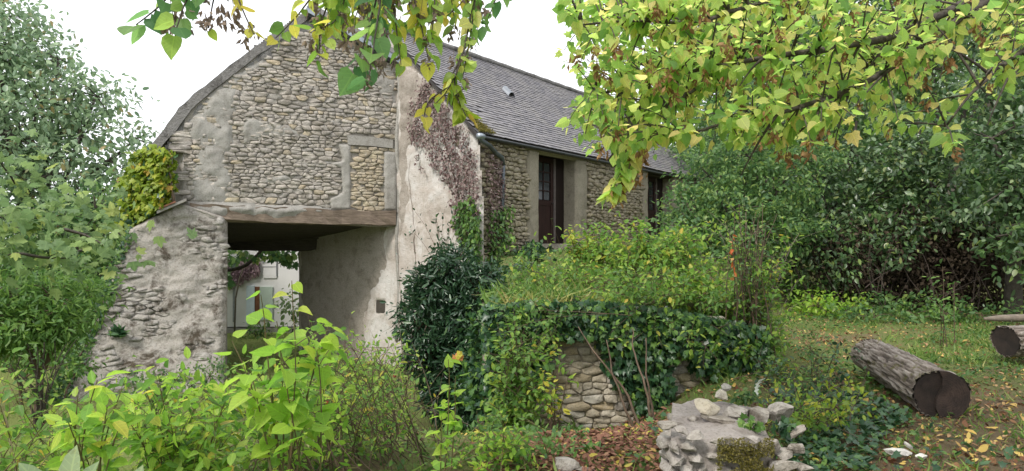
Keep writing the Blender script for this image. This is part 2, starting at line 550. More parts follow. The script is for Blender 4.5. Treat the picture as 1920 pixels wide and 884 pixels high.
def log_bark():
    m, nt, b = base_mat('log_bark')
    tc = nt.nodes.new('ShaderNodeTexCoord')
    mp = nt.nodes.new('ShaderNodeMapping')
    mp.inputs['Scale'].default_value = (1, 1, .11)
    nt.links.new(tc.outputs['Object'], mp.inputs[0])
    n = noise(nt, 34, 6, .7, mp.outputs[0], 1.6)
    at = nt.nodes.new('ShaderNodeAttribute'); at.attribute_name = 'tint'
    k = math_(nt, 'ADD', math_(nt, 'MULTIPLY', n, .55), math_(nt, 'MULTIPLY', at.outputs['Fac'], .5))
    c = ramp(nt, [(.32, (.065, .048, .038)), (.46, (.20, .16, .13)), (.62, (.31, .262, .225)), (.8, (.41, .36, .32))], k)
    n2 = noise(nt, 7, 5, .7, worldpos(nt))
    c = mixc(nt, c, (.13, .12, .03), math_(nt, 'MULTIPLY', ramp(nt, [(.56, (0, 0, 0)), (.64, (1, 1, 1))], n2), .75))
    nt.links.new(c, b.inputs['Base Color'])
    b.inputs['Roughness'].default_value = .92
    bump(nt, b, n, 1.0, .04)
    return m


def end_grain(name, dark, light):
    m, nt, b = base_mat(name)
    tc = nt.nodes.new('ShaderNodeTexCoord')
    sx = nt.nodes.new('ShaderNodeSeparateXYZ'); nt.links.new(tc.outputs['Object'], sx.inputs[0])
    r = math_(nt, 'SQRT', math_(nt, 'ADD', math_(nt, 'POWER', sx.outputs[0], 2.0), math_(nt, 'POWER', sx.outputs[1], 2.0)))
    n = noise(nt, 9, 5, .6, tc.outputs['Object'])
    rings = math_(nt, 'FRACT', math_(nt, 'MULTIPLY', math_(nt, 'ADD', r, math_(nt, 'MULTIPLY', n, .035)), 55.0))
    n3 = noise(nt, 40, 5, .7, tc.outputs['Object'])
    c = mixc(nt, dark, light, math_(nt, 'ADD', math_(nt, 'MULTIPLY', rings, .25), math_(nt, 'MULTIPLY', ramp(nt, [(.42, (0, 0, 0)), (.62, (1, 1, 1))], n), .55)))
    c = mixc(nt, c, (.35, .3, .28), math_(nt, 'MULTIPLY', ramp(nt, [(.5, (0, 0, 0)), (.6, (1, 1, 1))], n3), .5), 'MULTIPLY')
    nt.links.new(c, b.inputs['Base Color'])
    b.inputs['Roughness'].default_value = .85
    bump(nt, b, math_(nt, 'ADD', rings, n3), .35, .006)
    return m


M['log_bark'] = log_bark()
M['log_end'] = end_grain('log_end', (.012, .008, .007), (.042, .027, .021))
M['log_end2'] = end_grain('log_end_slab', (.02, .013, .011), (.068, .043, .034))


# ------------------------------------------------------------------ leaves
def fan(outline, centre, lift=0.0):
    o = np.asarray(outline, float); n = len(o)
    V = np.concatenate([o, [centre]])
    T = [(n, i, (i + 1) % n) for i in range(n)]
    return V, np.array(T)


def folded(halves, fold=0.12, curl=0.10):
    """leaf from half-width samples (x, y) of its right edge: midrib low, edges lifted, tip curling down"""
    h = np.array(halves, float)
    L = np.stack([-h[:, 0], h[:, 1], h[:, 0] * fold * 2], 1)
    Rr = np.stack([h[:, 0], h[:, 1], h[:, 0] * fold * 2], 1)
    ys = [0.0, 0.5, 1.0]
    mid = np.array([[0, y, 0] for y in ys])
    V = np.concatenate([mid, L, Rr]); n = len(h)
    V[:, 2] -= curl * V[:, 1] ** 2
    T = []
    for s, b in ((1, 3), (-1, 3 + n)):
        ring = [0] + [b + i for i in range(n)] + [2]
        for i in range(len(ring) - 1):
            t = (1, ring[i + 1], ring[i]) if s > 0 else (1, ring[i], ring[i + 1])
            T.append(t)
    return V, np.array(T)


def rhomb():
    V = np.array([[0, 0, 0], [-.27, .45, .07], [0, 1, -.05], [.27, .45, .07]])
    return V, np.array([(0, 2, 1), (0, 3, 2)])


def maple():
    # five lobes
    pts = [(.0, .0), (.22, .06), (.30, -.02), (.36, .16), (.52, .30), (.40, .36), (.55, .62), (.36, .60), (.22, .55), (.18, .78), (0, 1.0),
           (-.18, .78), (-.22, .55), (-.36, .60), (-.55, .62), (-.40, .36), (-.52, .30), (-.36, .16), (-.30, -.02), (-.22, .06)]
    o = np.array([(x, y, -.10 * (x * x * 2 + (y - .4) ** 2) + (.04 if i % 2 else 0)) for i, (x, y) in enumerate(pts)])
    return fan(o, (0, .38, .05))


def ivy():
    pts = [(0, .05), (.22, -.04), (.46, .10), (.34, .36), (.42, .62), (.20, .60), (0, 1.0), (-.20, .60), (-.42, .62), (-.34, .36), (-.46, .10), (-.22, -.04)]
    o = np.array([(x, y, -.10 * x * x - .05 * y) for x, y in pts])
    return fan(o, (0, .36, .03))


TPL = {
    'rhomb': rhomb(),
    'oval': folded([(.18, .14), (.27, .42), (.19, .74)]),
    'heart': folded([(.26, -.06), (.41, .16), (.40, .42), (.24, .70), (.07, .90)], .10, .16),
    'laurel': folded([(.10, .15), (.15, .5), (.09, .82)], .14, .12),
    'maple': maple(),
    'ivy': ivy(),
    'blade': (np.array([[-.06, 0, 0], [.06, 0, 0], [-.045, .55, .03], [.045, .55, .03], [0, 1, -.28]]), np.array([(0, 1, 3), (0, 3, 2), (2, 3, 4)])),
}


def basis(y, n):
    y = nrm(y)
    x = nrm(np.cross(y, n))
    z = np.cross(x, y)
    return np.stack([x, y, z], -1)            # columns


def leaf_geo(tpl, pos, y, n, size, tint):
    V, T = TPL[tpl]
    B = basis(y, n)
    sc = np.stack([rng.uniform(.82, 1.12, len(pos)), np.ones(len(pos)), rng.uniform(-.6, 2.6, len(pos))], 1)
    W = np.einsum('nij,nkj->nki', B, V[None] * sc[:, None, :]) * size[:, None, None] + pos[:, None, :]
    N, k = len(pos), len(V)
    TT = (T[None] + (np.arange(N) * k)[:, None, None]).reshape(-1, 3)
    return W.reshape(-1, 3), TT, np.repeat(tint, k)


_leafmesh = {}


def leaf_uv(tpl, n):
    """place on the leaf: across, along, and 1 to say that it is known"""
    V = TPL[tpl][0]
    u = np.stack([V[:, 0], V[:, 1], np.ones(len(V))], 1)
    return np.tile(u, (n, 1))


def leaf_mesh(tpl, mat):
    k = (tpl, mat)
    if k not in _leafmesh:
        V, T = TPL[tpl]
        _leafmesh[k] = mesh('leaf_' + tpl, V, T, M[mat], True, leaf=leaf_uv(tpl, 1))
    return _leafmesh[k]


def rvec(n):
    return nrm(rng.normal(size=(n, 3)))


class Leaves:
    """all leaves of one plant; the largest ones in view become objects, the rest one mesh"""
    def __init__(s):
        s.a = []

    def add(s, tpl, mat, pos, y, n, size):
        N = len(pos)
        if N == 0:
            return
        size = np.full(N, size) if np.isscalar(size) else np.asarray(size)
        s.a.append((tpl, mat, np.asarray(pos, float), np.broadcast_to(np.asarray(y, float), (N, 3)).copy(), np.broadcast_to(np.asarray(n, float), (N, 3)).copy(), size))

    def build(s, root, limit=300, name='leaf', mass='leaves', minpx=10, seen=None):
        o0 = off(root)
        p = root.parent
        while p is not None:
            o0 = o0 + np.array(p.location); p = p.parent
        rows = []
        for gi, (tpl, mat, pos, y, n, size) in enumerate(s.a):
            px = to_px(pos)
            ap = size / np.maximum(pos[:, 1], .2) * F
            ok = (pos[:, 1] > .5) & (px[:, 0] > -5) & (px[:, 0] < 1925) & (px[:, 1] > -5) & (px[:, 1] < 889) & (ap >= minpx)
            for i in np.nonzero(ok)[0]:
                rows.append((-ap[i] + pos[i, 1] * .01, gi, i))
        rows.sort()
        rows = rows[:limit]
        pick = {}
        for _, gi, i in rows:
            pick.setdefault(gi, set()).add(i)
        bymat = {}; uvs_ = {}
        for gi, (tpl, mat, pos, y, n, size) in enumerate(s.a):
            sel = pick.get(gi, set())
            me = leaf_mesh(tpl, mat) if sel else None
            B = basis(y, n)
            for i in sel:
                o = bpy.data.objects.new(name, me)
                sz = float(size[i])
                mt = Matrix(B[i].tolist()).to_4x4() @ Matrix.Diagonal((sz * random.uniform(.82, 1.12), sz, sz * random.choice((-.5, .6, 1.2, 1.8, 2.6)), 1))
                mt.translation = Vector((pos[i] - o0).tolist())
                o.matrix_basis = mt
                COL.objects.link(o)
                o.parent = root
            keep = np.array([i not in sel for i in range(len(pos))], bool)
            if keep.any():
                V, T, t = leaf_geo(tpl, pos[keep] - o0, y[keep], n[keep], size[keep], rng.random(keep.sum()))
                g = bymat.setdefault(mat, Geo())
                g.add(V, T, t); uvs_.setdefault(mat, []).append(leaf_uv(tpl, int(keep.sum())))
        if bymat:
            V = []; T = []; t = []; mi = []; k = 0
            for j, (mat, g) in enumerate(bymat.items()):
                vv = np.concatenate(g.V); tt = np.concatenate(g.T)
                V.append(vv); T.append(tt + k); t.append(np.concatenate(g.t)); mi.append(np.full(len(tt), j)); k += len(vv)
            me = mesh(mass, np.concatenate(V), np.concatenate(T), [M[m] for m in bymat], True, np.concatenate(t), np.concatenate(mi), np.concatenate([a for m in bymat for a in uvs_[m]]))
            stuff(obj(mass, me, root))


def bez(a, b, c, n=8):
    t = np.linspace(0, 1, n)[:, None]
    return (1 - t) ** 2 * a + 2 * t * (1 - t) * b + t * t * c


def along(pts, n, t0=0.0, t1=1.0):
    """n points evenly along a path, with its direction there"""
    d = np.r_[0, np.cumsum(np.linalg.norm(np.diff(pts, axis=0), axis=1))]
    q = np.linspace(t0, t1, n) * d[-1]
    p = np.stack([np.interp(q, d, pts[:, i]) for i in range(3)], 1)
    g = nrm(np.stack([np.interp(q, d, np.gradient(pts, axis=0)[:, i]) for i in range(3)], 1))
    return p, g


def stem_leaves(L, tpl, mat, pts, n, size, t0=.25, t1=1.0, droop=.35, out=1.0, jit=.35, petiole=.35):
    """leaves set alternately along a stem"""
    p, g = along(pts, n, t0, t1)
    k = np.arange(n)
    a = k * 2.4 + rng.random() * 6
    ref = np.where(np.abs(g[:, 2:3]) > .9, np.array([[1., 0, 0]]), np.array([[0, 0, 1.]]))
    x = nrm(np.cross(g, ref)); z = np.cross(x, g)
    side = np.cos(a)[:, None] * x + np.sin(a)[:, None] * z
    y = nrm(side * out + g * .5 + np.array([0, 0, -droop]) + rng.normal(size=(n, 3)) * jit)
    nn = nrm(np.array([0, 0, 1.]) + g * .25 + rng.normal(size=(n, 3)) * .45)
    sz = size * rng.uniform(.65, 1.15, n)
    L.add(tpl, mat, p + y * (sz * petiole)[:, None], y, nn, sz)


# ------------------------------------------------------------------ the lie of the land
A = np.array([-.73, 13.0])                      # corner of the barn under the gutter
SD = np.array([.597, .803])                     # along the long wall, going away
SN = np.array([.803, -.597])                    # out of the long wall
WD = np.array([-.803, .597])                    # along the limewashed gable, going away to the left
WN = np.array([-.597, -.803])


def hgt(x, y):
    x = np.asarray(x, float); y = np.asarray(y, float)
    z = -1.15 * sstep(4.3, 10, y) * sstep(2.7, .8, x)
    q = (x - A[0]) * SN[0] + (y - A[1]) * SN[1]
    yw = 7.55 + .07 * (x + .33)
    m1 = sstep(yw + .12, yw + .26, y) * sstep(-.42, -.22, x) * sstep(3.7, 2.8, x) * (y < 13)
    m2 = sstep(4.6, 3.3, q) * (y > 9.5) * sstep(-.42, -.22, x)
    mm = np.maximum(m1, m2)
    zt = np.minimum(.72 + .085 * (y - 7.7), 1.3)
    z = z * (1 - mm) + zt * mm
    z = z + .9 * sstep(22, 40, y) * sstep(2, 8, x)
    return z + .05 * (fbm(x * .9, y * .9, 3, 3) - .5)


def ground():
    n1 = 260
    u = np.linspace(-1, 1, n1); v = np.linspace(0, 1, 300)
    xs = np.sign(u) * (np.abs(u) * 11 + np.abs(u) ** 6 * 900)
    ys = -6 + v * 32 + v ** 9 * 900
    X, Yy = np.meshgrid(xs, ys)
    Z = hgt(X, Yy)
    V = np.stack([X.ravel(), Yy.ravel(), Z.ravel()], 1)
    i = np.arange(299)[:, None] * n1 + np.arange(n1 - 1)[None]
    T = np.stack([i, i + 1, i + 1 + n1, i + n1], -1).reshape(-1, 4)
    o = structure(obj('ground', mesh('ground', V, T, M['ground'])))
    return o


ground()


# ------------------------------------------------------------------ walls: planes, outlines, rubble
class Plane:
    """an upright wall plane: origin o (x, y), direction u, normal n towards the camera; w is the distance out of the wall"""
    def __init__(s, o, u, n, batter=None):
        s.o = np.array(o, float); s.u = np.array(u, float); s.n = np.array(n, float); s.batter = batter

    def uv(s, px, py):
        r = np.array([(px - CX) / F, 1.0])
        # t * r = o + a u
        M2 = np.array([[r[0], -s.u[0]], [r[1], -s.u[1]]])
        t, a = np.linalg.solve(M2, s.o)
        return np.array([a, EYE - (py - HY) / F * t])

    def uvs(s, pts):
        return np.array([s.uv(*p) for p in pts])

    def xyz(s, u, v, w=0.0):
        u = np.asarray(u, float); v = np.asarray(v, float); w = np.asarray(w, float)
        if s.batter is not None:
            w = w + s.batter(u, v)
        return np.stack([s.o[0] + u * s.u[0] + w * s.n[0], s.o[1] + u * s.u[1] + w * s.n[1], v + 0 * u], -1)

    def normal(s):
        return np.array([s.n[0], s.n[1], 0.0])


def prism(name, pl, outline, w0, w1, mat, parent):
    """an outline in the wall plane given depth from w0 (back) to w1 (front)"""
    n = len(outline)
    o = np.asarray(outline, float)
    area = np.sum(o[:, 0] * np.roll(o[:, 1], -1) - np.roll(o[:, 0], -1) * o[:, 1])
    if area < 0:
        o = o[::-1]
    b = pl.batter; pl.batter = None
    Fr = pl.xyz(o[:, 0], o[:, 1], np.full(n, w1)); Bk = pl.xyz(o[:, 0], o[:, 1], np.full(n, w0))
    pl.batter = b
    V = np.concatenate([Fr, Bk]) - off(parent)
    Fc = [tuple(range(n)), tuple(range(2 * n - 1, n - 1, -1))]
    for i in range(n):
        j = (i + 1) % n
        Fc.append((i, n + i, n + j, j))
    return pydata(name, V, Fc, mat, parent)


def clip(poly, px, py, nx, ny):
    """keep the part of a polygon with (p - p0).n <= 0"""
    out = []
    n = len(poly)
    for i in range(n):
        x1, y1 = poly[i]; x2, y2 = poly[(i + 1) % n]
        d1 = (x1 - px) * nx + (y1 - py) * ny; d2 = (x2 - px) * nx + (y2 - py) * ny
        if d1 <= 0:
            out.append((x1, y1))
        if (d1 < 0 < d2) or (d2 < 0 < d1):
            t = d1 / (d1 - d2)
            out.append((x1 + t * (x2 - x1), y1 + t * (y2 - y1)))
    return out


def stone_cells(u0, u1, v0, v1, sw, sh, inside, jitter=.38, stretch=2.0, wob=.35):
    """irregular courses: cells round jittered seeds, longer than high; inside(u, v) says where there are stones"""
    seeds = []
    v = v0; row = 0
    while v < v1 + sh:
        h = sh * rng.choice([.55, .75, 1.0, 1.25, 1.6]) * rng.uniform(.9, 1.1)
        u = u0 - rng.random() * sw
        while u < u1 + sw:
            wd = sw * rng.choice([.45, .7, 1.0, 1.5, 2.1], p=[.22, .26, .26, .18, .08]) * rng.uniform(.85, 1.15)
            seeds.append((u + wd / 2 + rng.normal() * sw * .05, v + h / 2 + (rng.random() - .5) * h * 2 * jitter * .6 + sh * wob * (fbm(u * 1.2 / sw * .12, v * .8, 5, 2) - .5) * 2))
            u += wd
        v += h; row += 1
    s = np.array(seeds)
    ok = inside(s[:, 0], s[:, 1])
    sc = s / np.array([stretch, 1.0])
    cells = []
    for i in np.nonzero(ok)[0]:
        d = ((sc - sc[i]) ** 2).sum(1)
        nb = np.argpartition(d, min(18, len(d) - 1))[:18]
        nb = nb[np.argsort(d[nb])]
        x, y = sc[i]
        rr = sh * 1.6
        poly = [(x - rr, y - rr), (x + rr, y - rr), (x + rr, y + rr), (x - rr, y + rr)]
        for j in nb:
            if j == i:
                continue
            mx, my = (sc[i] + sc[j]) / 2
            poly = clip(poly, mx, my, sc[j][0] - x, sc[j][1] - y)
            if len(poly) < 3:
                break
        if len(poly) >= 3:
            cells.append(np.array(poly) * np.array([stretch, 1.0]))
    return cells


def stone_shape(cell, gap, depth, rough=.25, base=-.02, face=.93):
    """a stone from its cell: rounded outline, raised face, tilted; returns rows (u, v, w) round its middle"""
    c = cell.mean(0)
    q = cell - c
    r = np.linalg.norm(q, axis=1, keepdims=True)
    q = q * np.maximum(0.55, (r - gap) / np.maximum(r, 1e-6))
    # cut the corners once
    n = len(q)
    pts = []
    for i in range(n):
        a, b = q[i], q[(i + 1) % n]
        if np.linalg.norm(a - b) < gap * .8:
            pts.append((a + b) / 2)
        else:
            k_ = rng.uniform(.08, .2); pts.append(a * (1 - k_) + b * k_); pts.append(a * k_ + b * (1 - k_))
    q = np.array(pts)[:9] if len(pts) <= 9 else np.array(pts)
    if len(q) > 9:
        idx = np.unique(np.linspace(0, len(q) - 1, 9).round().astype(int))
        q = q[idx]
    n = len(q)
    d = depth * rng.uniform(.45, 1.35)
    tilt = rng.normal(size=2) * .10
    q = q * (1 + rng.uniform(-.07, .05, (n, 1)))
    r1 = np.column_stack([q, np.full(n, base)])
    w2 = d * (.86 + rng.uniform(-rough, rough * .5, n))
    r2 = np.column_stack([q * .985, np.clip(w2, .004, None)])
    q3 = q * (face + rng.uniform(-.12, .06, (n, 1)))
    r3 = np.column_stack([q3, d * (1 + rng.uniform(-rough * .5, rough * .5, n)) + q3 @ tilt])
    V = np.concatenate([r1, r2, r3, [[0, 0, d * 1.04]]])
    T = []
    for i in range(n):
        j = (i + 1) % n
        for k in (0, n):
            T += [(k + i, k + j, k + n + j), (k + i, k + n + j, k + n + i)]
        T.append((2 * n + i, 2 * n + j, 3 * n))
    return c, V, np.array(T)


def lay_stones(cells, pl, gap, depth, matfn, parent, limit=300, rough=.25, w=0.0, name='stone', mass='stones', minpx=10):
    """stones on a wall: the ones that show largest are objects, the rest one mesh"""
    o0 = off(parent)
    p = parent.parent
    while p is not None:
        o0 = o0 + np.array(p.location); p = p.parent
    items = []
    for cell in cells:
        c, V, T = stone_shape(cell, gap, depth, rough)
        W = pl.xyz(c[0] + V[:, 0], c[1] + V[:, 1], V[:, 2] + w)
        cc = pl.xyz(c[0], c[1], w)
        e = cell.max(0) - cell.min(0)
        pp = to_px(cc[None])[0]
        vis = -5 < pp[0] < 1925 and -5 < pp[1] < 890
        ap = math.sqrt(e[0] * e[1]) / cc[1] * F if vis else 0
        mt = matfn(c[0], c[1], pp)
        if mt is None:
            continue
        items.append((ap, cc, W, T, mt))
    items.sort(key=lambda t: -t[0])
    rest = {}
    for k, (ap, cc, W, T, mt) in enumerate(items):
        if k < limit and ap >= minpx:
            o = obj(name, mesh(name, W - cc, T, M[mt], True), parent, (cc - o0).tolist())
        else:
            rest.setdefault(mt, Geo()).add(W - o0, T, rng.random())
    for mt, g in rest.items():
        stuff(obj(mass, g.mesh(mass, M[mt]), parent))


def coat(name, pl, poly_px, mat, parent, step=.05, base=.02, amp=.05, edge=.12, seed=1, freq=3.0, w=0.0, holes=()):
    """a skin of plaster, thick in places and thinning out at its rim, over part of a wall"""
    poly = pl.uvs(poly_px)
    lo, hi = poly.min(0), poly.max(0)
    nu = max(3, int((hi[0] - lo[0]) / step)); nv = max(3, int((hi[1] - lo[1]) / step))
    U, V = np.meshgrid(np.linspace(lo[0], hi[0], nu), np.linspace(lo[1], hi[1], nv))
    pts = np.stack([U.ravel(), V.ravel()], 1)
    ins = inpoly(pts, poly)
    for h in holes:
        ins &= ~inpoly(pts, pl.uvs(h))
    d = polydist(pts, poly)
    f = np.where(ins, np.clip(d / edge, 0, 1), 0)
    ww = w - .03 + f * (.03 + base) + (fbm(pts[:, 0] * freq, pts[:, 1] * freq * 1.3, seed, 5) - .5) * 2 * amp * (.3 + .7 * f)
    W = pl.xyz(pts[:, 0], pts[:, 1], ww)
    i = (np.arange(nv - 1)[:, None] * nu + np.arange(nu - 1)[None]).ravel()
    q = np.stack([i, i + 1, i + 1 + nu, i + nu], -1)
    keep = ins[q].any(1)
    q = q[keep]
    T = np.concatenate([q[:, [0, 1, 2]], q[:, [0, 2, 3]]])
    used, inv = np.unique(T, return_inverse=True)
    o0 = off(parent)
    p = parent.parent
    while p is not None:
        o0 = o0 + np.array(p.location); p = p.parent
    return obj(name, mesh(name, W[used] - o0, inv.reshape(-1, 3), M[mat]), parent)


# ------------------------------------------------------------------ the barn
barn = thing('stone_barn', 'long rubble stone barn with slate roof and timber-beamed passage', 'barn', (0, 0, 0))
# wing wall (the big gable with the passage), from the left corner to the seam with the limewashed wall
Rw = A + WD * 2.15
Lw = P(300, 400, 12.4)[:2]
WU = nrm(Rw - Lw)
WGN = np.array([WU[1], -WU[0]])
GP = Plane(Lw, WU, WGN)
SP = Plane(A, SD, SN)
WP = Plane(A, -WD, WN)                           # u runs from the left (negative) to 0 at the corner

gable_px = [(345, 440), (345, 232), (352, 200), (400, 148), (480, 92), (575, 28), (640, 62), (748, 118), (748, 425), (700, 425), (560, 415), (425, 412), (425, 800), (345, 800)]
gable = prism('gable_wall', GP, GP.uvs(gable_px), -.55, 0, M['mortar'], barn)
_g_holes = [[(655, 252), (735, 262), (735, 282), (655, 276)]]
coat_left = [(345, 440), (345, 228), (395, 160), (455, 118), (500, 98), (505, 130), (462, 160), (450, 250), (448, 300), (440, 385), (430, 400), (345, 400)]
jamb_l = [(632, 268), (660, 270), (660, 396), (618, 396), (616, 372), (640, 360), (636, 318), (612, 306), (640, 300)]
jamb_r = [(718, 282), (746, 284), (746, 398), (718, 396)]


def in_gable(u, v):
    pts = GP.xyz(u, v)
    px = to_px(pts)
    ok = inpoly(px, [(345, 390), (347, 244), (408, 168), (490, 110), (577, 50), (640, 72), (746, 122), (746, 400), (640, 402), (425, 392)])
    ok &= ~inpoly(px, [(648, 252), (740, 260), (740, 280), (648, 276)])
    ok &= ~inpoly(px, jamb_l) & ~inpoly(px, jamb_r)
    return ok


lo = GP.uv(345, 440)[0]; hi = GP.uv(748, 400)[0]
cells = stone_cells(lo, hi, 1.6, 6.3, .175, .070, in_gable, jitter=.34, stretch=2.7, wob=.3)


def gable_mat(u, v, pp):
    if 655 < pp[0] < 724 and pp[1] > 272:
        return 'stone_warm'
    if pp[0] > 640 and pp[1] > 250 and rng.random() < .4:
        return 'stone_warm'
    return 'stone_warm' if rng.random() < .07 else 'stone_grey'


lay_stones(cells, GP, .005, .028, gable_mat, gable, 300, minpx=8)
coat('render_coat', GP, coat_left, 'render_grey', gable, .04, .040, .045, .22, 3, 3.4)
coat('render_coat', GP, [(300, 300), (345, 215), (480, 88), (575, 20), (640, 55), (650, 80), (600, 66), (540, 82), (512, 118), (455, 140), (420, 178), (400, 196), (380, 215), (345, 262)], 'verge_grey', gable, .04, .045, .06, .25, 5, 3)
coat('window_jamb', GP, jamb_l, 'render_grey', gable, .03, .045, .02, .05, 8, 4)
coat('window_jamb', GP, jamb_r, 'render_grey', gable, .03, .045, .02, .05, 9, 4)
for pg in ([(448, 225), (470, 215), (560, 238), (600, 250), (590, 262), (500, 262), (450, 280)],
           [(560, 300), (620, 298), (640, 306), (600, 318), (555, 312)],
           [(540, 215), (640, 222), (700, 215), (720, 232), (620, 240)],
           [(470, 330), (540, 322), (560, 340), (500, 352)],
           [(690, 120), (746, 118), (746, 200), (722, 205), (700, 160)]):
    coat('render_coat', GP, pg, 'render_grey', gable, .035, .030, .04, .10, int(pg[0][0]), 5)
prism('window_lintel', GP, GP.uvs([(650, 254), (690, 257), (736, 263), (736, 279), (700, 275), (652, 272)]), -.1, .05, M['render_grey'], gable)


# the verge: a thick mortared band along both rakes, with roof slabs behind it
def strip(name, pl, top_px, thick, w0, w1, mat, parent, rough=.02, steps=6):
    uv = pl.uvs(top_px)
    d = np.r_[0, np.cumsum(np.linalg.norm(np.diff(uv, axis=0), axis=1))]
    q = np.linspace(0, d[-1], max(8, int(d[-1] / .12)))
    c = np.stack([np.interp(q, d, uv[:, 0]), np.interp(q, d, uv[:, 1])], 1)
    g = nrm(np.gradient(c, axis=0)); nn = np.stack([g[:, 1], -g[:, 0]], 1)
    nn[nn[:, 1] > 0] *= -1
    V = []; n = len(c)
    for off_, ww in ((0, w1), (thick, w1), (thick, w0), (0, w0)):
        j = (fbm(np.arange(n) * .23, np.full(n, off_ * 9 + ww), 7, 4) - .5) * rough * 5
        pp = c + nn * (off_ + j)[:, None]
        V.append(pl.xyz(pp[:, 0], pp[:, 1], np.full(n, ww) + (vnoise(np.arange(n) * .4, np.full(n, 3.3), 8) - .5) * rough * .8))
    V = np.concatenate(V) - off(parent)
    Fc = []
    for k in range(4):
        a, b = k * n, ((k + 1) % 4) * n
        for i in range(n - 1):
            Fc.append((a + i, a + i + 1, b + i + 1, b + i))
    Fc += [(0, n, 2 * n, 3 * n), (n - 1, 4 * n - 1, 3 * n - 1, 2 * n - 1)]
    return pydata(name, V, Fc, mat, parent, False)


strip('verge', GP, [(284, 276), (314, 235), (335, 205), (362, 179), (396, 150), (440, 120), (484, 88), (521, 62), (549, 38), (580, 14)], .15, -.3, .05, M['verge_grey'], barn, .022)
strip('roof_slope', GP, [(283, 275), (314, 232), (335, 202), (362, 176), (396, 147), (440, 117), (484, 85), (521, 59), (549, 35), (580, 11)], .10, -4.2, -.25, M['slate'], barn, .003)
strip('verge_flashing', GP, [(575, 14), (640, 50), (710, 88), (762, 118), (790, 134)], .16, -.1, .22, M['zinc'], barn, .004)
strip('verge_flashing', GP, [(575, 20), (640, 56), (710, 94), (762, 124), (786, 138)], .14, -.02, .15, M['zinc_dark'], barn, .004)
strip('roof_slope', GP, [(577, 12), (640, 46), (710, 82), (790, 130)], .10, -2.4, .24, M['slate'], barn, .006)

# left return of the wing, limewashed
ret = Plane(GP.xyz(GP.uv(345, 300)[0], 0)[:2], nrm([.80, -.60]), nrm([-.60, -.80]))
o = ret.o
prism('return_wall', ret, [(-.85, -1.6), (-.01, -1.6), (-.01, GP.uv(345, 236)[1]), (-.85, GP.uv(345, 262)[1])], -.4, 0, M['limewash'], barn)

# limewashed gable of the main barn; it runs on into the passage as its right wall
w_end = -5.08
s2 = [(w_end, -1.7), (0, -1.7), (0, EYE + 2.18), (-2.42, EYE + 4.60), (-3.6, EYE + 3.4), (w_end, EYE + 1.9)]
wg = prism('limewashed_gable', WP, s2, -.5, -.02, M['limewash'], barn)
hole_px = [(705, 563), (722, 563), (722, 588), (705, 588)]
coat('limewash_coat', WP, [(560, 800), (560, 330), (745, 110), (800, 142), (893, 250), (905, 420), (905, 830), (800, 860)], 'limewash', wg, .045, .015, .035, .05, 21, 2.2, holes=[hole_px])
M['grime_shade'] = stone_mat('grime_shade_coat', [(0, (.33, .295, .26)), (1, (.35, .31, .275))], lichen=(.17, .145, .12), amount=.55, light=(.43, .395, .36), bs=.6)
coat('grime_shade_coat', WP, [(560, 780), (560, 405), (742, 395), (734, 450), (726, 500), (704, 550), (692, 610), (684, 780)], 'grime_shade', wg, .045, .030, .030, .30, 23, 2.6, w=.022)  # darker coat: the passage's shade painted onto its inner wall
coat('grey_patch', WP, [(744, 112), (800, 142), (838, 185), (812, 205), (790, 230), (774, 300), (768, 420), (744, 470)], 'grime_shade', wg, .04, .028, .035, .22, 25, 4, w=.02)
hu = WP.uvs(hole_px)
g = Geo()
g.box(WP.xyz(hu[0][0], hu[2][1], -.015), np.r_[(-WD * (hu[1][0] - hu[0][0])), 0], (0, 0, hu[0][1] - hu[2][1]), np.r_[WN * .012, 0])
g.build('putlog_hole_shade', plain('hole_shade', (.07, .06, .05), .95), wg, False)  # shallow dark slab, the hole's inner shade put into its colour
# the round edge of render where the wing meets it
g = Geo()
c0 = GP.uv(746, 130); c1 = GP.uv(742, 640)
pts = np.stack([GP.xyz(c0[0] + .03 * math.sin(v * 3), v, .02) for v in np.linspace(c1[1], c0[1], 22)])
g.tube(pts - np.r_[WN * 0, 0] , .035 + .02 * rng.random(22), 8)
g.build('corner_render', M['render_grey'], barn)


# beams of the passage
def beam(name, a, b, h, wdt, mat, parent, n=14, jit=.012, sag=0.0, seed=0):
    """a hewn timber from a to b (its upper front edge), with worn edges"""
    a = np.array(a, float); b = np.array(b, float)
    d = nrm(b - a); back = nrm(np.cross([0, 0, 1.], d)); 
    if back[1] < 0:
        back = -back
    up = np.array([0, 0, 1.])
    prof = [(0, 0), (.02, .5), (0, 1), (.3, 1.02), (1, 1), (1, 0)]
    V = []
    for i in range(n):
        t = i / (n - 1)
        c = a + (b - a) * t - up * sag * math.sin(math.pi * t)
        for k, (p, q) in enumerate(prof):
            hh = h * (1 + .10 * (vnoise(t * 6 + k * 3.3, k, seed) - .5))
            V.append(c + back * (p * wdt + rng.normal() * jit) - up * (q * hh + rng.normal() * jit))
    m = len(prof); Fc = []
    for i in range(n - 1):
        for k in range(m):
            k2 = (k + 1) % m
            Fc.append((i * m + k, (i + 1) * m + k, (i + 1) * m + k2, i * m + k2))
    Fc += [tuple(range(m)), tuple(range(n * m - 1, (n - 1) * m - 1, -1))]
    V = np.array(V); mid = V.mean(0)
    yaw = math.atan2(d[1], d[0])
    # local z runs along the timber so the grain does too
    z = d; x = nrm(np.cross(up, z)); y = np.cross(z, x)
    B = np.stack([x, y, z], 1)
    me = bpy.data.meshes.new(name)
    me.from_pydata([tuple(v) for v in (V - mid) @ B], [], Fc)
    me.materials.append(mat)
    o = bpy.data.objects.new(name, me)
    mt = Matrix(B.tolist()).to_4x4(); mt.translation = Vector((mid - off(parent)).tolist())
    o.matrix_basis = mt
    return link(o, parent)


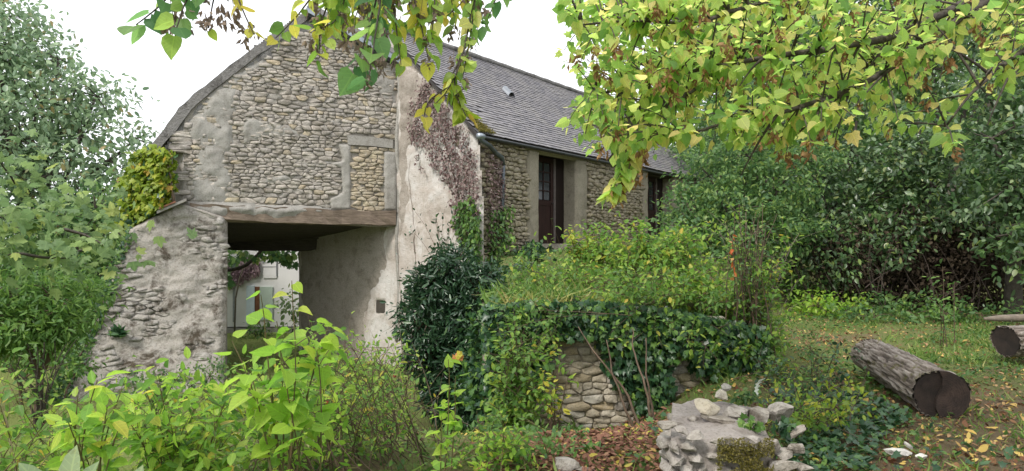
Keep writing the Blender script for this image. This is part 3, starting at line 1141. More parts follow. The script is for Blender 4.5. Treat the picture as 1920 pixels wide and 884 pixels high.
u0, u1 = GP.uv(356, 390)[0], GP.uv(741, 400)[0]
zt = GP.uv(356, 381)[1]; zt2 = GP.uv(741, 397)[1]
beam('lintel_beam', GP.xyz(u0, zt, .07), GP.xyz(u1, zt2, .07), .30, .34, M['oak'], barn, 22, .014, .02, 4)
coat('mortar_smear', GP, [(352, 378), (470, 384), (600, 390), (640, 398), (560, 402), (520, 412), (470, 403), (420, 408), (352, 402)], 'render_grey', gable, .03, .02, .05, .10, 17, 6, w=.068)
for k in range(4):
    wv = -.5 - k * .32
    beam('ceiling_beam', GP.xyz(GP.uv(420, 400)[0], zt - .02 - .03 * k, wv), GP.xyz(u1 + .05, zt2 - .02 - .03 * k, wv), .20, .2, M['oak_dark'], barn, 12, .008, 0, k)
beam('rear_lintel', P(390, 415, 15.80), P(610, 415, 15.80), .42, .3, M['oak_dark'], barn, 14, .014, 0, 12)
# far lintel, ceiling boards
bl = P(400, 446, 15.9); br = P(612, 446, 16.05)
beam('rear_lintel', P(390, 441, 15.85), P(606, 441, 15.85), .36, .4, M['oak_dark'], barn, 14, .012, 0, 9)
g = Geo()
z0 = zt - .16
for k in range(10):
    a = GP.xyz(u0 + .2, EYE + .47 - .055 * k, -.34 - k * .33); 
    g = Geo(); g.box(a, np.r_[WU * (u1 - u0 + .12), -.05], np.r_[-WGN * .318, -.052], (0, 0, .05))
    g.build('ceiling_board', M['oak_dark'], barn, False)
# dark wall above the rear lintel, and the left inner wall of the passage
g = Geo()
g.box(P(380, 413, 15.9), (P(607, 413, 15.9) - P(380, 413, 15.9)), (0, .35, 0), (0, 0, 1.9))
g.build('rear_wall', M['mortar'], barn, False)
lw = P(424, 800, 12.95)
g = Geo()
g.box([lw[0] - .75, lw[1] + .05, -1.7], (.75, 0, 0), (-1.75, 3.2, 0), (0, 0, 3.4))
g.build('passage_wall', M['render_grey'], barn, False)

# ------- buttress on the left
butt_px = [(345, 382), (322, 384), (296, 402), (244, 430), (232, 462), (212, 520), (188, 590), (160, 660), (136, 720), (108, 800), (96, 850), (425, 850), (418, 720), (426, 560), (427, 408)]
BP = Plane(Lw, WU, WGN, lambda u, v: .12 + .62 * sstep(1.6, -1.7, v) + .25 * sstep(.0, -1.7, v))


def make_buttress():
    poly = GP.uvs(butt_px)
    lo_, hi_ = poly.min(0), poly.max(0)
    nu, nv = 110, 110

    def edges(v):
        xs = []
        for i in range(len(poly)):
            a, c = poly[i], poly[(i + 1) % len(poly)]
            if (a[1] <= v < c[1]) or (c[1] <= v < a[1]):
                xs.append(a[0] + (v - a[1]) / (c[1] - a[1]) * (c[0] - a[0]))
        return (min(xs), max(xs)) if len(xs) > 1 else None
    rows = [(v, edges(v)) for v in np.linspace(max(lo_[1], -1.9), hi_[1], nv)]
    rows = [r for r in rows if r[1] and r[1][1] - r[1][0] > .02]
    V = []
    for v, (a, c) in rows:
        u = np.linspace(a, c, nu)
        e = np.minimum(u - a, c - u)
        rim = np.clip(1 - e / .16, 0, 1) ** 2 * .14
        vv = np.full(nu, v)
        ww = (fbm(u * 2.0, vv * 2.6, 31, 5) - .5) * .13 + (fbm(u * 4, vv * 11, 37, 5) - .5) * .085 - rim
        V.append(BP.xyz(u, vv, ww))
    nr = len(rows)
    front = np.concatenate(V)
    back = np.array([GP.xyz(r[1][0] + .25, r[0], -1.2) if k == 0 else GP.xyz(r[1][1], r[0], -.5) for r in rows for k in (0, 1)])
    i = (np.arange(nr - 1)[:, None] * nu + np.arange(nu - 1)[None]).ravel()
    q = [np.stack([i, i + 1, i + 1 + nu, i + nu], -1)]
    nb = nr * nu
    j = np.arange(nr - 1)
    q.append(np.stack([nb + 2 * j, j * nu, (j + 1) * nu, nb + 2 * j + 2], -1))
    q.append(np.stack([j * nu + nu - 1, nb + 2 * j + 1, nb + 2 * j + 3, (j + 1) * nu + nu - 1], -1))
    t = np.array([[nb + 2 * (nr - 1), (nr - 1) * nu + k, (nr - 1) * nu + k + 1, nb + 2 * nr - 1] for k in range(0, nu - 1)])
    b = obj('buttress', mesh('buttress', np.concatenate([front, back]), np.concatenate(q + [t[:1]]), M['stone_butt']), barn)
    # stones that stand out of the smeared mortar
    def ins(u, v):
        pts = np.stack([u, v], 1)
        return inpoly(pts, poly) & (polydist(pts, poly) > .07) & (fbm(u * 1.6, v * 2.2, 41, 3) > .50 - .13 * sstep(.3, 1.2, u + 0 * v))
    cells = stone_cells(lo_[0], hi_[0], max(lo_[1], -1.8), hi_[1], .26, .085, ins, jitter=.8, stretch=2.4)
    lay_stones(cells, BP, .010, .05, lambda u, v, p: 'stone_butt', b, 300, rough=.5, w=-.040, minpx=8)
    return b


make_buttress()
# coping slab and a roof tile at the top of the buttress
g = Geo()
a = GP.xyz(*GP.uv(296, 402), .30); b_ = GP.xyz(*GP.uv(350, 379), .30)
g.box(a, b_ - a, np.r_[-WGN * .9, 0], (0, 0, .05))
g.build('coping', M['render_grey'], barn, False)
g = Geo()
a = GP.xyz(*GP.uv(300, 397), .33); b_ = GP.xyz(*GP.uv(330, 385), .33)
g.box(a + np.array([0, 0, .03]), b_ - a, np.r_[-WGN * .4, 0], (0, 0, .03))
g.build('roof_tile', plain('terracotta', (.34, .15, .09), .8, var=.4), barn, False)

# ------- the long side wall with its two doors
EAVE = EYE + 2.18
U = lambda px, py=380: SP.uv(px, py)[0]
d1a, d1b, d2a, d2b = U(1008), U(1079), U(1213), U(1261)
Ltot = U(1300)
sill1 = SP.uv(1020, 459)[1]
top1 = SP.uv(1008, 287)[1] + .02; top2 = SP.uv(1213, 326)[1]
sill2 = sill1
out = [(0, -1.7), (d1a, -1.7), (d1a, sill1)]
out = [(0, -1.7), (Ltot, -1.7), (Ltot, EAVE), (0, EAVE)]
# built as an outline with the two openings notched in from the top; lintels close them
out = [(0, -1.7), (Ltot, -1.7), (Ltot, EAVE), (d2b, EAVE), (d2b, sill2), (d2a, sill2), (d2a, EAVE), (d1b, EAVE), (d1b, sill1), (d1a, sill1), (d1a, EAVE), (0, EAVE)]
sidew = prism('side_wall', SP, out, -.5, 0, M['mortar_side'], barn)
for a, b_, tp in ((d1a, d1b, top1), (d2a, d2b, top2)):
    g = Geo()
    g.box(SP.xyz(a + .005, tp, -.46), np.r_[SD * (b_ - a - .01), 0], np.r_[SN * .43, 0], (0, 0, EAVE - tp - .005))
    g.build('door_lintel', M['oak_dark'], sidew, False)


def in_side(u, v):
    ok = (u > .17) & (u < Ltot) & (v > -.6) & (v < EAVE - .05)
    for a, b_, j in ((d1a, d1b, .42), (d2a, d2b, .38)):
        ok &= ~((u > a - j) & (u < b_ + .50 * (j / .42)) & (v > sill1 - .05))
    return ok


cells = stone_cells(0, min(Ltot, U(1290)), -.6, EAVE, .22, .080, in_side, wob=.25, stretch=2.4, jitter=.22)
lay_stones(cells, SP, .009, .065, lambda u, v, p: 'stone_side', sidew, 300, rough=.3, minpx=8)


def jamb(u0, u1, v0, v1, seed):
    poly = [(u0, v0), (u1, v0), (u1, v1), (u0, v1)]
    px = to_px(SP.xyz(np.array([p[0] for p in poly]), np.array([p[1] for p in poly])))
    coat('door_jamb', SP, [tuple(p) for p in px], 'render_jamb', sidew, .04, .05, .02, .05, seed, 4)


jamb(d1a - .42, d1a + .02, sill1 - .1, EAVE, 51)
jamb(d1b - .02, d1b + .52, sill1 - .1, EAVE, 52)
jamb(d2a - .40, d2a + .02, sill1 - .1, EAVE, 53)
jamb(d2b - .02, d2b + .48, sill1 - .1, EAVE, 54)
jamb(.3, U(1200), EAVE - .22, EAVE, 55)
for a, b_, tp in ((d1a, d1b, top1), (d2a, d2b, top2)):
    # plastered reveal on the far side of each opening
    rv = Plane(SP.xyz(b_ - .004, 0, -.45)[:2], SN, -SD)
    px = [(.0, sill1), (.45, sill1), (.45, tp), (.0, tp)]
    g = Geo()
    n1, n2 = 10, 40
    uu, vv = np.meshgrid(np.linspace(0, .44, n1), np.linspace(sill1, tp, n2))
    ww = .012 + (fbm(uu * 6, vv * 6, 61, 4) - .5) * .02
    W = rv.xyz(uu.ravel(), vv.ravel(), ww.ravel())
    i = (np.arange(n2 - 1)[:, None] * n1 + np.arange(n1 - 1)[None]).ravel()
    g.add(W, np.concatenate([np.stack([i, i + 1, i + 1 + n1], -1), np.stack([i, i + 1 + n1, i + n1], -1)]))
    g.build('door_reveal', M['render_jamb'], sidew)


def sbox(u, v, w, du, dv, dw):
    """corner and edges of a box in the side wall's own directions"""
    return SP.xyz(u, v, w), np.r_[SD * du, 0], np.r_[SN * dw, 0], (0, 0, dv)


def make_door(a, b_, tp, glazed=True):
    wd = b_ - a
    dr = thing('door', 'x', 'x'); del dr['label']; del dr['category']
    dr.parent = barn
    base = Geo()
    g = Geo()
    dw = wd * .66
    lo_ = sill1 + .03
    hg = tp - lo_ - .02
    # leaf: stiles, rails, bottom panel
    for (u, v, du, dv) in ((0, 0, .10, hg), (dw - .10, 0, .10, hg), (.10, 0, dw - .2, .16), (.10, hg * .44, dw - .2, .12), (.10, hg - .12, dw - .2, .12)):
        g.box(*sbox(a + .04 + u, lo_ + v, -.36, du, dv, .05))
    g.box(*sbox(a + .14, lo_ + .16, -.35, dw - .2, hg * .44 - .16, .025))
    g.build('door_leaf', M['door_wood'], dr, False)
    pw = (dw - .2); ph = hg * .56 - .24
    for r in range(4):
        for c in range(3):
            g = Geo()
            g.box(*sbox(a + .14 + c * pw / 3 + .015, lo_ + hg * .44 + .12 + r * ph / 4 + .015, -.345, pw / 3 - .03, ph / 4 - .03, .008))
            g.build('pane', M['glass'], dr, False)
    g = Geo()
    for r in range(1, 4):
        g.box(*sbox(a + .14, lo_ + hg * .44 + .12 + r * ph / 4 - .012, -.35, pw, .024, .035))
    for c in range(1, 3):
        g.box(*sbox(a + .14 + c * pw / 3 - .012, lo_ + hg * .44 + .12, -.352, .024, ph, .033))
    g.build('glazing_bars', M['door_wood'], dr, False)
    g = Geo()
    g.box(*sbox(a + .04 + dw + .005, lo_, -.36, .05, hg, .085))
    g.build('door_post', plain('post_paint', (.16, .13, .125), .6), dr, False)
    g = Geo()
    g.box(*sbox(a + .04 + dw + .06, lo_ - .02, -.37, wd - dw - .11, hg + .03, .05))
    g.build('side_panel', M['door_frame'], dr, False)
    g = Geo()
    p0 = SP.xyz(a + dw - .02, lo_ + hg * .47, -.31)
    g.tube([p0, p0 + np.r_[SN * .05, 0], p0 + np.r_[SN * .055, 0] + np.r_[-SD * .10, 0]], .011, 6)
    g.build('handle', M['iron'], dr)
    g = Geo()
    g.box(*sbox(a - .02, sill1 - .08, -.5, wd + .04, .10, .56))
    g.build('door_sill', M['stone_grey'], dr, False)


make_door(d1a, d1b, top1)
make_door(d2a, d2b, top2)
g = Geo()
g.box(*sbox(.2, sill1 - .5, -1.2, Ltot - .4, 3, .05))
g.build('void_shade_panel', M['void_shade'], barn, False)  # near-black sheet behind the doors, painting the barn's inner shade

# ------- the slate roof of the long range
EV = np.array([*(A + SN * .20 - SD * .12), EYE + 1.98 + .12])        # eaves line start (front, near end)
RG = np.array([*(A + WD * 2.42 - SD * .10), EYE + 4.66])
SL = RG - EV
SL = SL - np.r_[SD, 0] * (SL[:2] @ SD)
slen = np.linalg.norm(SL); sdir = SL / slen
snor = nrm(np.cross(np.r_[SD, 0], sdir)); snor = snor if snor[2] > 0 else -snor
Lr = Ltot + .5
g = Geo()
g.box(EV - snor * .07, np.r_[SD * Lr, 0], SL, snor * .05)
roof = g.build('roof', plain('roof_batten', (.05, .045, .045), .9), barn, False)
g = Geo()
bk = np.array([*(A + WD * 4.95 - SD * .10), EYE + 2.1])
g.box(RG + np.array([0, 0, .0]), np.r_[SD * Lr, 0], bk - RG, (0, 0, -.08))
g.build('roof_slope', M['slate'], barn, False)
ex, sw_ = .098, .17
nr_ = int(slen / ex); nc = int(Lr / sw_)
tv, tt = [], []
sl_items = []
smesh = {}


def slate_mesh(k):
    if k not in smesh:
        r = np.random.default_rng(k + 100)
        wv = sw_ - .005 - r.random() * .006; l = ex * 1.9; th = .007 + r.random() * .005
        x, yv, z = np.array([1., 0, 0]), np.array([0, 1., 0]), np.array([0, 0, 1.])
        bot = np.array([[0, r.normal() * .004, 0], [wv * .5, r.normal() * .004 - .002, 0], [wv, r.normal() * .004, 0]])
        top = np.array([[0, l, -.012], [wv, l, -.012]])
        V = np.concatenate([bot + [0, 0, th], top + [0, 0, th * .5], bot, top])
        T = [(0, 1, 4), (0, 4, 3), (1, 2, 4), (0, 5, 6), (0, 6, 1), (1, 6, 7), (1, 7, 2), (0, 3, 8), (0, 8, 5), (2, 7, 9), (2, 9, 4)]
        smesh[k] = (V, np.array(T), mesh('slate', V, np.array(T), M['slate'], False))
    return smesh[k]


items = []
for r in range(nr_):
    for c in range(-1, nc):
        u = c * sw_ + (r % 2) * sw_ / 2 + rng.normal() * .004
        if u < -.02 or u > Lr - sw_ + .05:
            continue
        if rng.random() < .004:
            continue
        vv = r * ex + rng.normal() * .004
        pos = EV + np.r_[SD * u, 0] + sdir * vv + snor * (-.012 + rng.random() * .004 + .02 * (vnoise(u * .7, vv * .7, 77) - .5))
        an = rng.normal() * .012
        B = np.stack([np.r_[SD, 0] * math.cos(an) + sdir * math.sin(an), sdir * math.cos(an) - np.r_[SD, 0] * math.sin(an), snor], 1)
        # lower edge lifted: each slate lies on the one below
        ax = B[:, 0]; tl = .055
        y2 = B[:, 1] * math.cos(-tl) + snor * math.sin(-tl); z2 = np.cross(ax, y2)
        B = np.stack([ax, y2, z2], 1)
        pos = pos + snor * .020
        px = to_px(pos[None])[0]
        ap = sw_ / pos[1] * F
        vis = 690 < px[0] < 1300 and not (1060 < px[0] < 1230 and px[1] < 330)
        items.append((ap if vis else 0, pos, B, rng.integers(0, 8)))
items.sort(key=lambda t: -t[0])
rest = Geo()
for k, (ap, pos, B, kk) in enumerate(items):
    V, T, me = slate_mesh(int(kk))
    if k < 300:
        o = bpy.data.objects.new('slate', me)
        mt = Matrix(B.tolist()).to_4x4(); mt.translation = Vector(pos.tolist())
        o.matrix_basis = mt
        COL.objects.link(o); o.parent = roof
    else:
        rest.add(V @ B.T + pos, T, rng.random())
stuff(obj('slates', rest.mesh('slates', M['slate'], False), roof))
g = Geo()
n = int(Lr / .33)
for k in range(n):
    pass
g.tube([RG + np.r_[SD * (k * .33), 0] + np.array([0, 0, .02 + .012 * (k % 2)]) for k in range(n + 1)], .075, 7)
g.build('ridge_cap', M['verge_grey'], barn)
# fascia and gutter
g = Geo()
g.box(EV - snor * .12 + np.r_[SD * .02, 0], np.r_[SD * (Lr - .05), 0], sdir * .30, snor * .045)
g.build('eaves_board', M['oak_dark'], barn, False)
g = Geo()
g.tube([EV + np.r_[SN * .06, 0] + np.r_[SD * (k * .8 - .05), 0] + np.array([0, 0, -.075 - .002 * k]) for k in range(int(Lr / .8))], .030, 8)
g.build('gutter', M['zinc_dark'], barn)
dp0 = EV + np.r_[SN * .07, 0] + np.r_[SD * .0, 0] + np.array([0, 0, -.10])
c_ = lambda px, py, w=.10: SP.xyz(*SP.uv(px, py), w)
pts = [dp0 + np.r_[-SD * .02, .05], dp0 + np.array([0, 0, -.05]), c_(903, 275, .20), c_(920, 288, .13), c_(934, 296, .09), c_(938, 310, .08), c_(937, 360, .08), c_(936, 400, .08), c_(936, 470, .08)]
g = Geo(); g.tube(pts[:6], .045, 9); g.tube(pts[5:], .040, 9); g.build('downpipe', M['zinc_pipe'], barn)
g = Geo()
g.tube([dp0 + np.r_[-SD * .10, .02], dp0 + np.r_[-SD * .02, .03], dp0 + np.r_[SD * .06, .02]], .06, 9)
g.build('gutter_end', M['zinc'], barn)
# roof ventilator: a half round zinc hood
def on_roof(px, py):
    r = np.array([(px - CX) / F, 1.0, -(py - HY) / F]); o = np.array([0, 0, EYE])
    t = ((EV - o) @ snor) / (r @ snor)
    return o + r * t


vp = on_roof(953, 178) + snor * .02
down = -sdir
g = Geo()
V = []; m = 10
for i in range(2):
    rr = .125 if i == 0 else .115
    for k in range(m + 1):
        a = math.pi * k / m
        V.append(vp + np.r_[SD, 0] * (-rr * math.cos(a)) + (np.array([0, 0, 1.]) * .7 + snor * .3) * rr * math.sin(a) * .95 + (down * .12 if i == 0 else sdir * .16))
T = []
for k in range(m):
    T += [(k, k + 1, m + 1 + k + 1), (k, m + 2 + k, m + 1 + k)]
g.add(V, T)
hood = g.build('roof_vent', plain('vent_zinc', (.24, .26, .29), .55, .2, .2), barn)
g = Geo()
V = [vp + np.r_[SD, 0] * (-.113 * math.cos(math.pi * k / m)) + (np.array([0, 0, 1.]) * .7 + snor * .3) * .113 * math.sin(math.pi * k / m) * .95 + down * .06 for k in range(m + 1)] + [vp + down * .06]
g.add(V, [(m + 1, k, k + 1) for k in range(m)])
g.build('vent_mouth_shade', M['void_shade'], hood, False)  # near-black sheet filling the hood's mouth with painted shade
# moss on the near end of the eaves
L = Leaves()
n = 2600
vq = rng.random(n) ** 1.6 * 1.15; uq = rng.random(n) * (.55 - .40 * (vq / 1.15)) * rng.random(n) ** .4
pos = EV + np.r_[SD, 0][None] * uq[:, None] + sdir[None] * vq[:, None] + snor[None] * (.03 + rng.random(n) * .03)[:, None]
keep = vnoise(uq * 9, vq * 7, 91) > .3
L.add('rhomb', 'moss', pos[keep], nrm(rng.normal(size=(n, 3)) * .7 + snor)[keep], rvec(n)[keep], rng.uniform(.02, .05, n)[keep])
L.build(barn, 0, mass='moss')

# ------------------------------------------------------------------ white house across the yard, seen through the passage
house = thing('white_house', 'white rendered house front across the yard, seen through the passage', 'house', P(500, 625, 19.5))
hb = off(house)
HP = Plane(P(380, 500, 19.5)[:2], nrm([1, .05]), nrm([.05, -1]))
hz = lambda px, py: HP.uv(px, py)
def hbox(name, px0, py0, px1, py1, w0, w1, mat, par=None):
    a, b_ = hz(px0, py1), hz(px1, py0)
    g = Geo(); g.box(HP.xyz(a[0], a[1], w0), np.r_[HP.u * (b_[0] - a[0]), 0], (0, 0, b_[1] - a[1]), np.r_[HP.n * (w1 - w0), 0])
    return g.build(name, mat, par or house, False)
hbox('wall', 300, 290, 660, 614, -.4, 0, M['house_white'])
hbox('plinth', 300, 614, 660, 645, -.4, .06, M['render_grey'])
g = Geo(); a = HP.xyz(hz(290, 296)[0], hz(290, 296)[1], .25)
g.box(a, np.r_[HP.u * (hz(670, 296)[0] - hz(290, 296)[0]), 0], np.r_[-HP.n * 3.2, 2.2], (0, 0, .12)); g.build('roof', M['slate'], house, False)
dr = hbox('shutter', 463, 536, 478, 608, .0, .05, plain('shutter_paint', (.62, .72, .80), .6, var=.1))
dr = hbox('door_opening', 478, 538, 487, 608, -.02, .012, plain('door_brown', (.24, .10, .05), .6))
hbox('shutter', 488, 538, 512, 600, .0, .05, plain('shutter_green', (.52, .62, .55), .6, var=.1))
hbox('window', 437, 540, 441, 604, .0, .03, plain('grey_paint', (.35, .36, .38), .6))
win = hbox('window', 494, 480, 519, 522, .0, .03, M['house_white'])
wg_ = plain('window_line', (.22, .23, .26), .6)
hbox('glazing_bar', 494, 500, 519, 501, .02, .04, wg_, win)
hbox('glazing_bar', 518.5, 484, 519.7, 518, .02, .04, wg_, win)
hbox('glazing_bar', 494, 492.5, 503, 493.3, .02, .04, wg_, win)

# faded creeper on the house
cr = thing('faded_creeper', 'faded purple creeper hanging on the white house front', 'creeper', P(455, 560, 19.35))
L = Leaves()
n = 900
px = 428 + rng.random(n) ** 1.2 * 60; py = 478 + rng.random(n) * 55 * (1 - .6 * (px - 428) / 60) + rng.random(n) * 14
uv = np.array([hz(a, b_) for a, b_ in zip(px, py)])
pos = HP.xyz(uv[:, 0], uv[:, 1], rng.uniform(.03, .15, n))
L.add('oval', 'lf_wist', pos, nrm(rng.normal(size=(n, 3)) * .5 + [0, 0, -1]), nrm(rng.normal(size=(n, 3)) * .5 + [0, -1, .2]), rng.uniform(.06, .12, n))
L.build(cr, 300, minpx=4)
g = Geo(); g.tube([P(440, 622, 19.35), P(442, 560, 19.3), P(450, 520, 19.3), P(462, 490, 19.3)], .025, 5); g.build('stem', M['stem_grey'], cr)

# yard shrubs against the house
def cloud(n, c, r, power=.45):
    d = rvec(n); q = rng.random(n) ** power
    return np.asarray(c) + d * q[:, None] * np.asarray(r), d


def clumped(nc, per, c, r, cr, shell=.55, keep=None, flat=.75):
    """leaf places in many small clumps spread through an ellipsoid; uneven outline"""
    d = rvec(nc); q = shell + (1 - shell) * rng.random(nc) ** .6
    cc = np.asarray(c) + d * q[:, None] * np.asarray(r)
    if keep is not None:
        k = keep(cc); cc = cc[k]; d = d[k]
    m = np.maximum(2, (per * rng.uniform(.4, 1.5, len(cc))).astype(int))
    idx = np.repeat(np.arange(len(cc)), m)
    s = cr * rng.uniform(.6, 1.4, len(cc))[idx]
    pos = cc[idx] + rng.normal(size=(len(idx), 3)) * s[:, None] * np.array([1, 1, flat])
    return pos, d[idx], cc


def hang(n, d=None, up=.8, out=.5, jit=.5):
    dd = np.zeros((n, 3)) if d is None else d
    y = nrm(dd * out + np.array([0, 0, -.35]) + rng.normal(size=(n, 3)) * .6)
    nn = nrm(dd * .45 + np.array([0, 0, up]) + rng.normal(size=(n, 3)) * jit)
    return y, nn


def tree(name, label, cat, base, trunk_r, clumps, tpl, mat, size, nper, per, cr, group=None, bark='bark_tree', limit=300, minpx=10, flat=.7, up=.8, jit=.5, shell=.5, limbs=True, top=None, twigs=True, mats2=None):
    """trunk and limbs reaching into each clump, leaf clumps on twigs"""
    base = np.asarray(base, float)
    t = thing(name, label, cat, base, group)
    L = Leaves()
    cs = [np.asarray(c[0], float) for c in clumps]
    mid = np.mean(cs, 0)
    tg = Geo(); wg = Geo()
    fork = base + (mid - base) * .45 + np.array([0, 0, 0])
    tp = bez(base, base + np.array([0, 0, (fork - base)[2] * .6]), fork, 8)
    tg.tube(tp, np.linspace(trunk_r, trunk_r * .7, 8), 8)
    for c, r in clumps:
        c = np.asarray(c, float); r = np.asarray(r, float)
        if limbs:
            l = bez(fork, (fork + c) / 2 + np.array([rng.normal() * .2, 0, .2]), c, 7)
            tg.tube(l, np.linspace(trunk_r * .55, trunk_r * .15, 7), 6)
        nn_ = max(4, int(nper * (r[0] * r[2])))
        pos, d, cc = clumped(nn_, per, c, r, cr, shell, None, flat)
        y, n = hang(len(pos), d, up, jit=jit)
        mm = mat
        if mats2 is not None:
            sel = rng.random(len(pos)) < mats2[1]
            L.add(tpl, mats2[0], pos[sel], y[sel], n[sel], size * rng.uniform(.6, 1.2, sel.sum()))
            pos, y, n = pos[~sel], y[~sel], n[~sel]
        L.add(tpl, mat, pos, y, n, size * rng.uniform(.6, 1.2, len(pos)))
        if twigs:
            for q in cc[::3]:
                wg.tube(bez(c, (c + q) / 2 + rng.normal(size=3) * .1 * r[0], q, 5), np.linspace(trunk_r * .10 + .004, .004, 5), 4, False)
    tg.build('trunk', M[bark], t)
    if wg.V:
        stuff(wg.build('twigs', M[bark], t))
    L.build(t, limit, minpx=minpx, mass='crown')
    return t


def shrub(name, label, cat, base, tips, tpl, mat, size, nleaf, group=None, stemmat='stem_brown', sr=.008, side=3, t0=.2, droop=.3, limit=300, minpx=10, lean=.3, sub=.35, mats2=None, jit=.35, spread=.05):
    """stems from a base to given tips, each with side twigs, leaves set along them"""
    base = np.asarray(base, float)
    t = thing(name, label, cat, base, group)
    L = Leaves(); wg = Geo()
    for tip in tips:
        tip = np.asarray(tip, float)
        b0 = base + np.r_[rng.normal(size=2) * spread, 0]
        h = tip - b0
        ctl = b0 + h * .5 + np.array([-h[0] * lean, -h[1] * lean, abs(h[2]) * .12]) + rng.normal(size=3) * .04 * np.linalg.norm(h)
        s = bez(b0, ctl, tip, 10)
        s = s + np.cumsum(rng.normal(size=s.shape), 0) * .006 * np.linalg.norm(h) * np.linspace(0, 1, 10)[:, None] * .5
        g = Geo(); g.tube(s, np.linspace(sr, sr * .35, 10), 5, False)
        g.build('stem', M[stemmat], t)
        mt = mat if mats2 is None or rng.random() > mats2[1] else mats2[0]
        stem_leaves(L, tpl, mt, s, nleaf, size, t0, 1.0, droop, jit=jit)
        ln = np.linalg.norm(h)
        for k in range(side):
            q = .3 + .65 * rng.random()
            p, gdir = along(s, 1, q, q)
            dr_ = nrm(gdir[0] * .6 + rvec(1)[0] * .9 + np.array([0, 0, .25]))
            e = p[0] + dr_ * ln * sub * rng.uniform(.5, 1.2)
            tw = bez(p[0], (p[0] + e) / 2 + np.array([0, 0, .03]), e, 6)
            wg.tube(tw, np.linspace(sr * .45, sr * .2, 6), 4, False)
            stem_leaves(L, tpl, mt, tw, max(3, int(nleaf * .55)), size * .9, .15, 1.0, droop, jit=jit)
    if wg.V:
        stuff(wg.build('twigs', M[stemmat], t))
    L.build(t, limit, minpx=minpx)
    return t


def tipset(n, x0, x1, y0, y1, d0, d1):
    return [P(rng.uniform(x0, x1), rng.uniform(y0, y1), rng.uniform(d0, d1)) for _ in range(n)]


def on_ground(px, d):
    x = (px - CX) / F * d
    return np.array([x, d, float(hgt(x, d)) - .03])


# ================================================================== trees and plants
# ------- far masses that close the view, and an unseen ring added for shade
def far_mass(name, boxes, tpl, mat, size, n, label):
    L = Leaves()
    for (x0, x1, y0, y1, z0, z1) in boxes:
        nc = n // 40
        cc = np.stack([rng.uniform(x0, x1, nc), rng.uniform(y0, y1, nc), z0 + (z1 - z0) * rng.random(nc)], 1)
        top = z1 - (z1 - z0) * .35 * vnoise(cc[:, 0] * .5, cc[:, 1] * .3, 7)
        cc = cc[cc[:, 2] < top]
        idx = np.repeat(np.arange(len(cc)), 40)
        pos = cc[idx] + rng.normal(size=(len(idx), 3)) * .42
        y, nn = hang(len(pos))
        L.add(tpl, mat, pos, y, nn, size * rng.uniform(.6, 1.2, len(pos)))
    V = []; g = Geo()
    for (tp, m, pos, y, nn, sz) in L.a:
        v, t, q = leaf_geo(tp, pos, y, nn, sz, rng.random(len(pos)))
        g.add(v, t, q)
    o = stuff(obj(name, g.mesh(name, M[mat])))
    o['label'] = label
    o['category'] = 'trees'


far_mass('far_wood', [(6.8, 30, 27, 32, 6, 19), (6.5, 30, 27, 32, -.3, 9), (6.5, 26, 25.5, 28, -.3, 7), (3, 16, 30, 33, 0, 6)], 'rhomb', 'lf_horn', .30, 62000, 'dark wood closing the view behind the clearing')
far_mass('unseen_wood', [(-34, 34, -22, -17, -.3, 9), (-26, -20, -16, 26, -1.2, 8), (17, 22, -16, 22, -.3, 11)], 'rhomb', 'lf_dark', .55, 26000, 'unseen wood added round the garden to shade it')  # ring out of view, added to block low sky light
far_mass('far_hedge', [(-32, -7.5, 27, 31, -1.3, 3.2)], 'rhomb', 'lf_bush', .26, 22000, 'far green hedge beyond the lawn')


def cl(px, py, d, rx, ry=None, rz=None):
    return (P(px, py, d), (rx, ry or rx, rz or rx * .8))


# ------- left side
tree('hazed_tree', 'tall green tree, paled for haze, with thin open top left of the gable', 'tree', on_ground(20, 17), .16,
     [cl(-120, 150, 17, 2.2), cl(20, 110, 17, 1.3), cl(75, 190, 16.5, 1.15), cl(10, 250, 16, 1.5), cl(150, 260, 16.5, .95), cl(205, 300, 16.5, .75), cl(95, 330, 16, 1.2), cl(-60, 330, 16, 1.8), cl(160, 380, 16, 1.0), cl(30, 420, 15.5, 1.4), cl(235, 355, 16.5, .7), cl(268, 310, 16.5, .45), cl(180, 180, 17, .8), cl(110, 110, 17, .8), cl(-10, 30, 17, 1.3), cl(225, 420, 16, .8), cl(60, 250, 17, 1.4), cl(255, 260, 17, .6), cl(0, 110, 17, 1.4), cl(140, 170, 17, .9), cl(285, 360, 16, .45)],
     'oval', 'lf_hazy', .17, 44, 17, .26, shell=.3)
tree('background_tree', 'bushy mid green tree standing below the haze-paled one near the gable', 'tree', on_ground(180, 15), .12,
     [cl(210, 400, 15, .8), cl(150, 440, 15, 1.0), cl(220, 480, 14.5, .7), cl(110, 500, 15, 1.1), cl(170, 545, 14.5, .8), cl(40, 500, 15, 1.0), cl(90, 580, 14.6, .8), cl(30, 610, 14.6, .8), cl(-60, 560, 15, 1.4), cl(185, 600, 14, .6)],
     'oval', 'lf_horn', .14, 85, 16, .22, shell=.35)
t = tree('maple_tree', 'maple with broad lobed haze-paled leaves reaching in at the left edge', 'tree', on_ground(-150, 7.4), .12,
         [cl(40, 400, 6.6, .45, .4, .25), cl(120, 430, 6.3, .45, .4, .25), cl(180, 390, 7, .35, .3, .22), cl(60, 480, 6.2, .5, .4, .22), cl(-30, 440, 6.3, .5), cl(160, 470, 6.5, .4, .4, .2), cl(20, 330, 7.2, .4, .4, .3), cl(215, 430, 7.0, .25, .3, .15)],
         'maple', 'lf_maple', .135, 62, 9, .20, shell=.2, bark='bark_branch', up=.7, jit=.5, limbs=False)
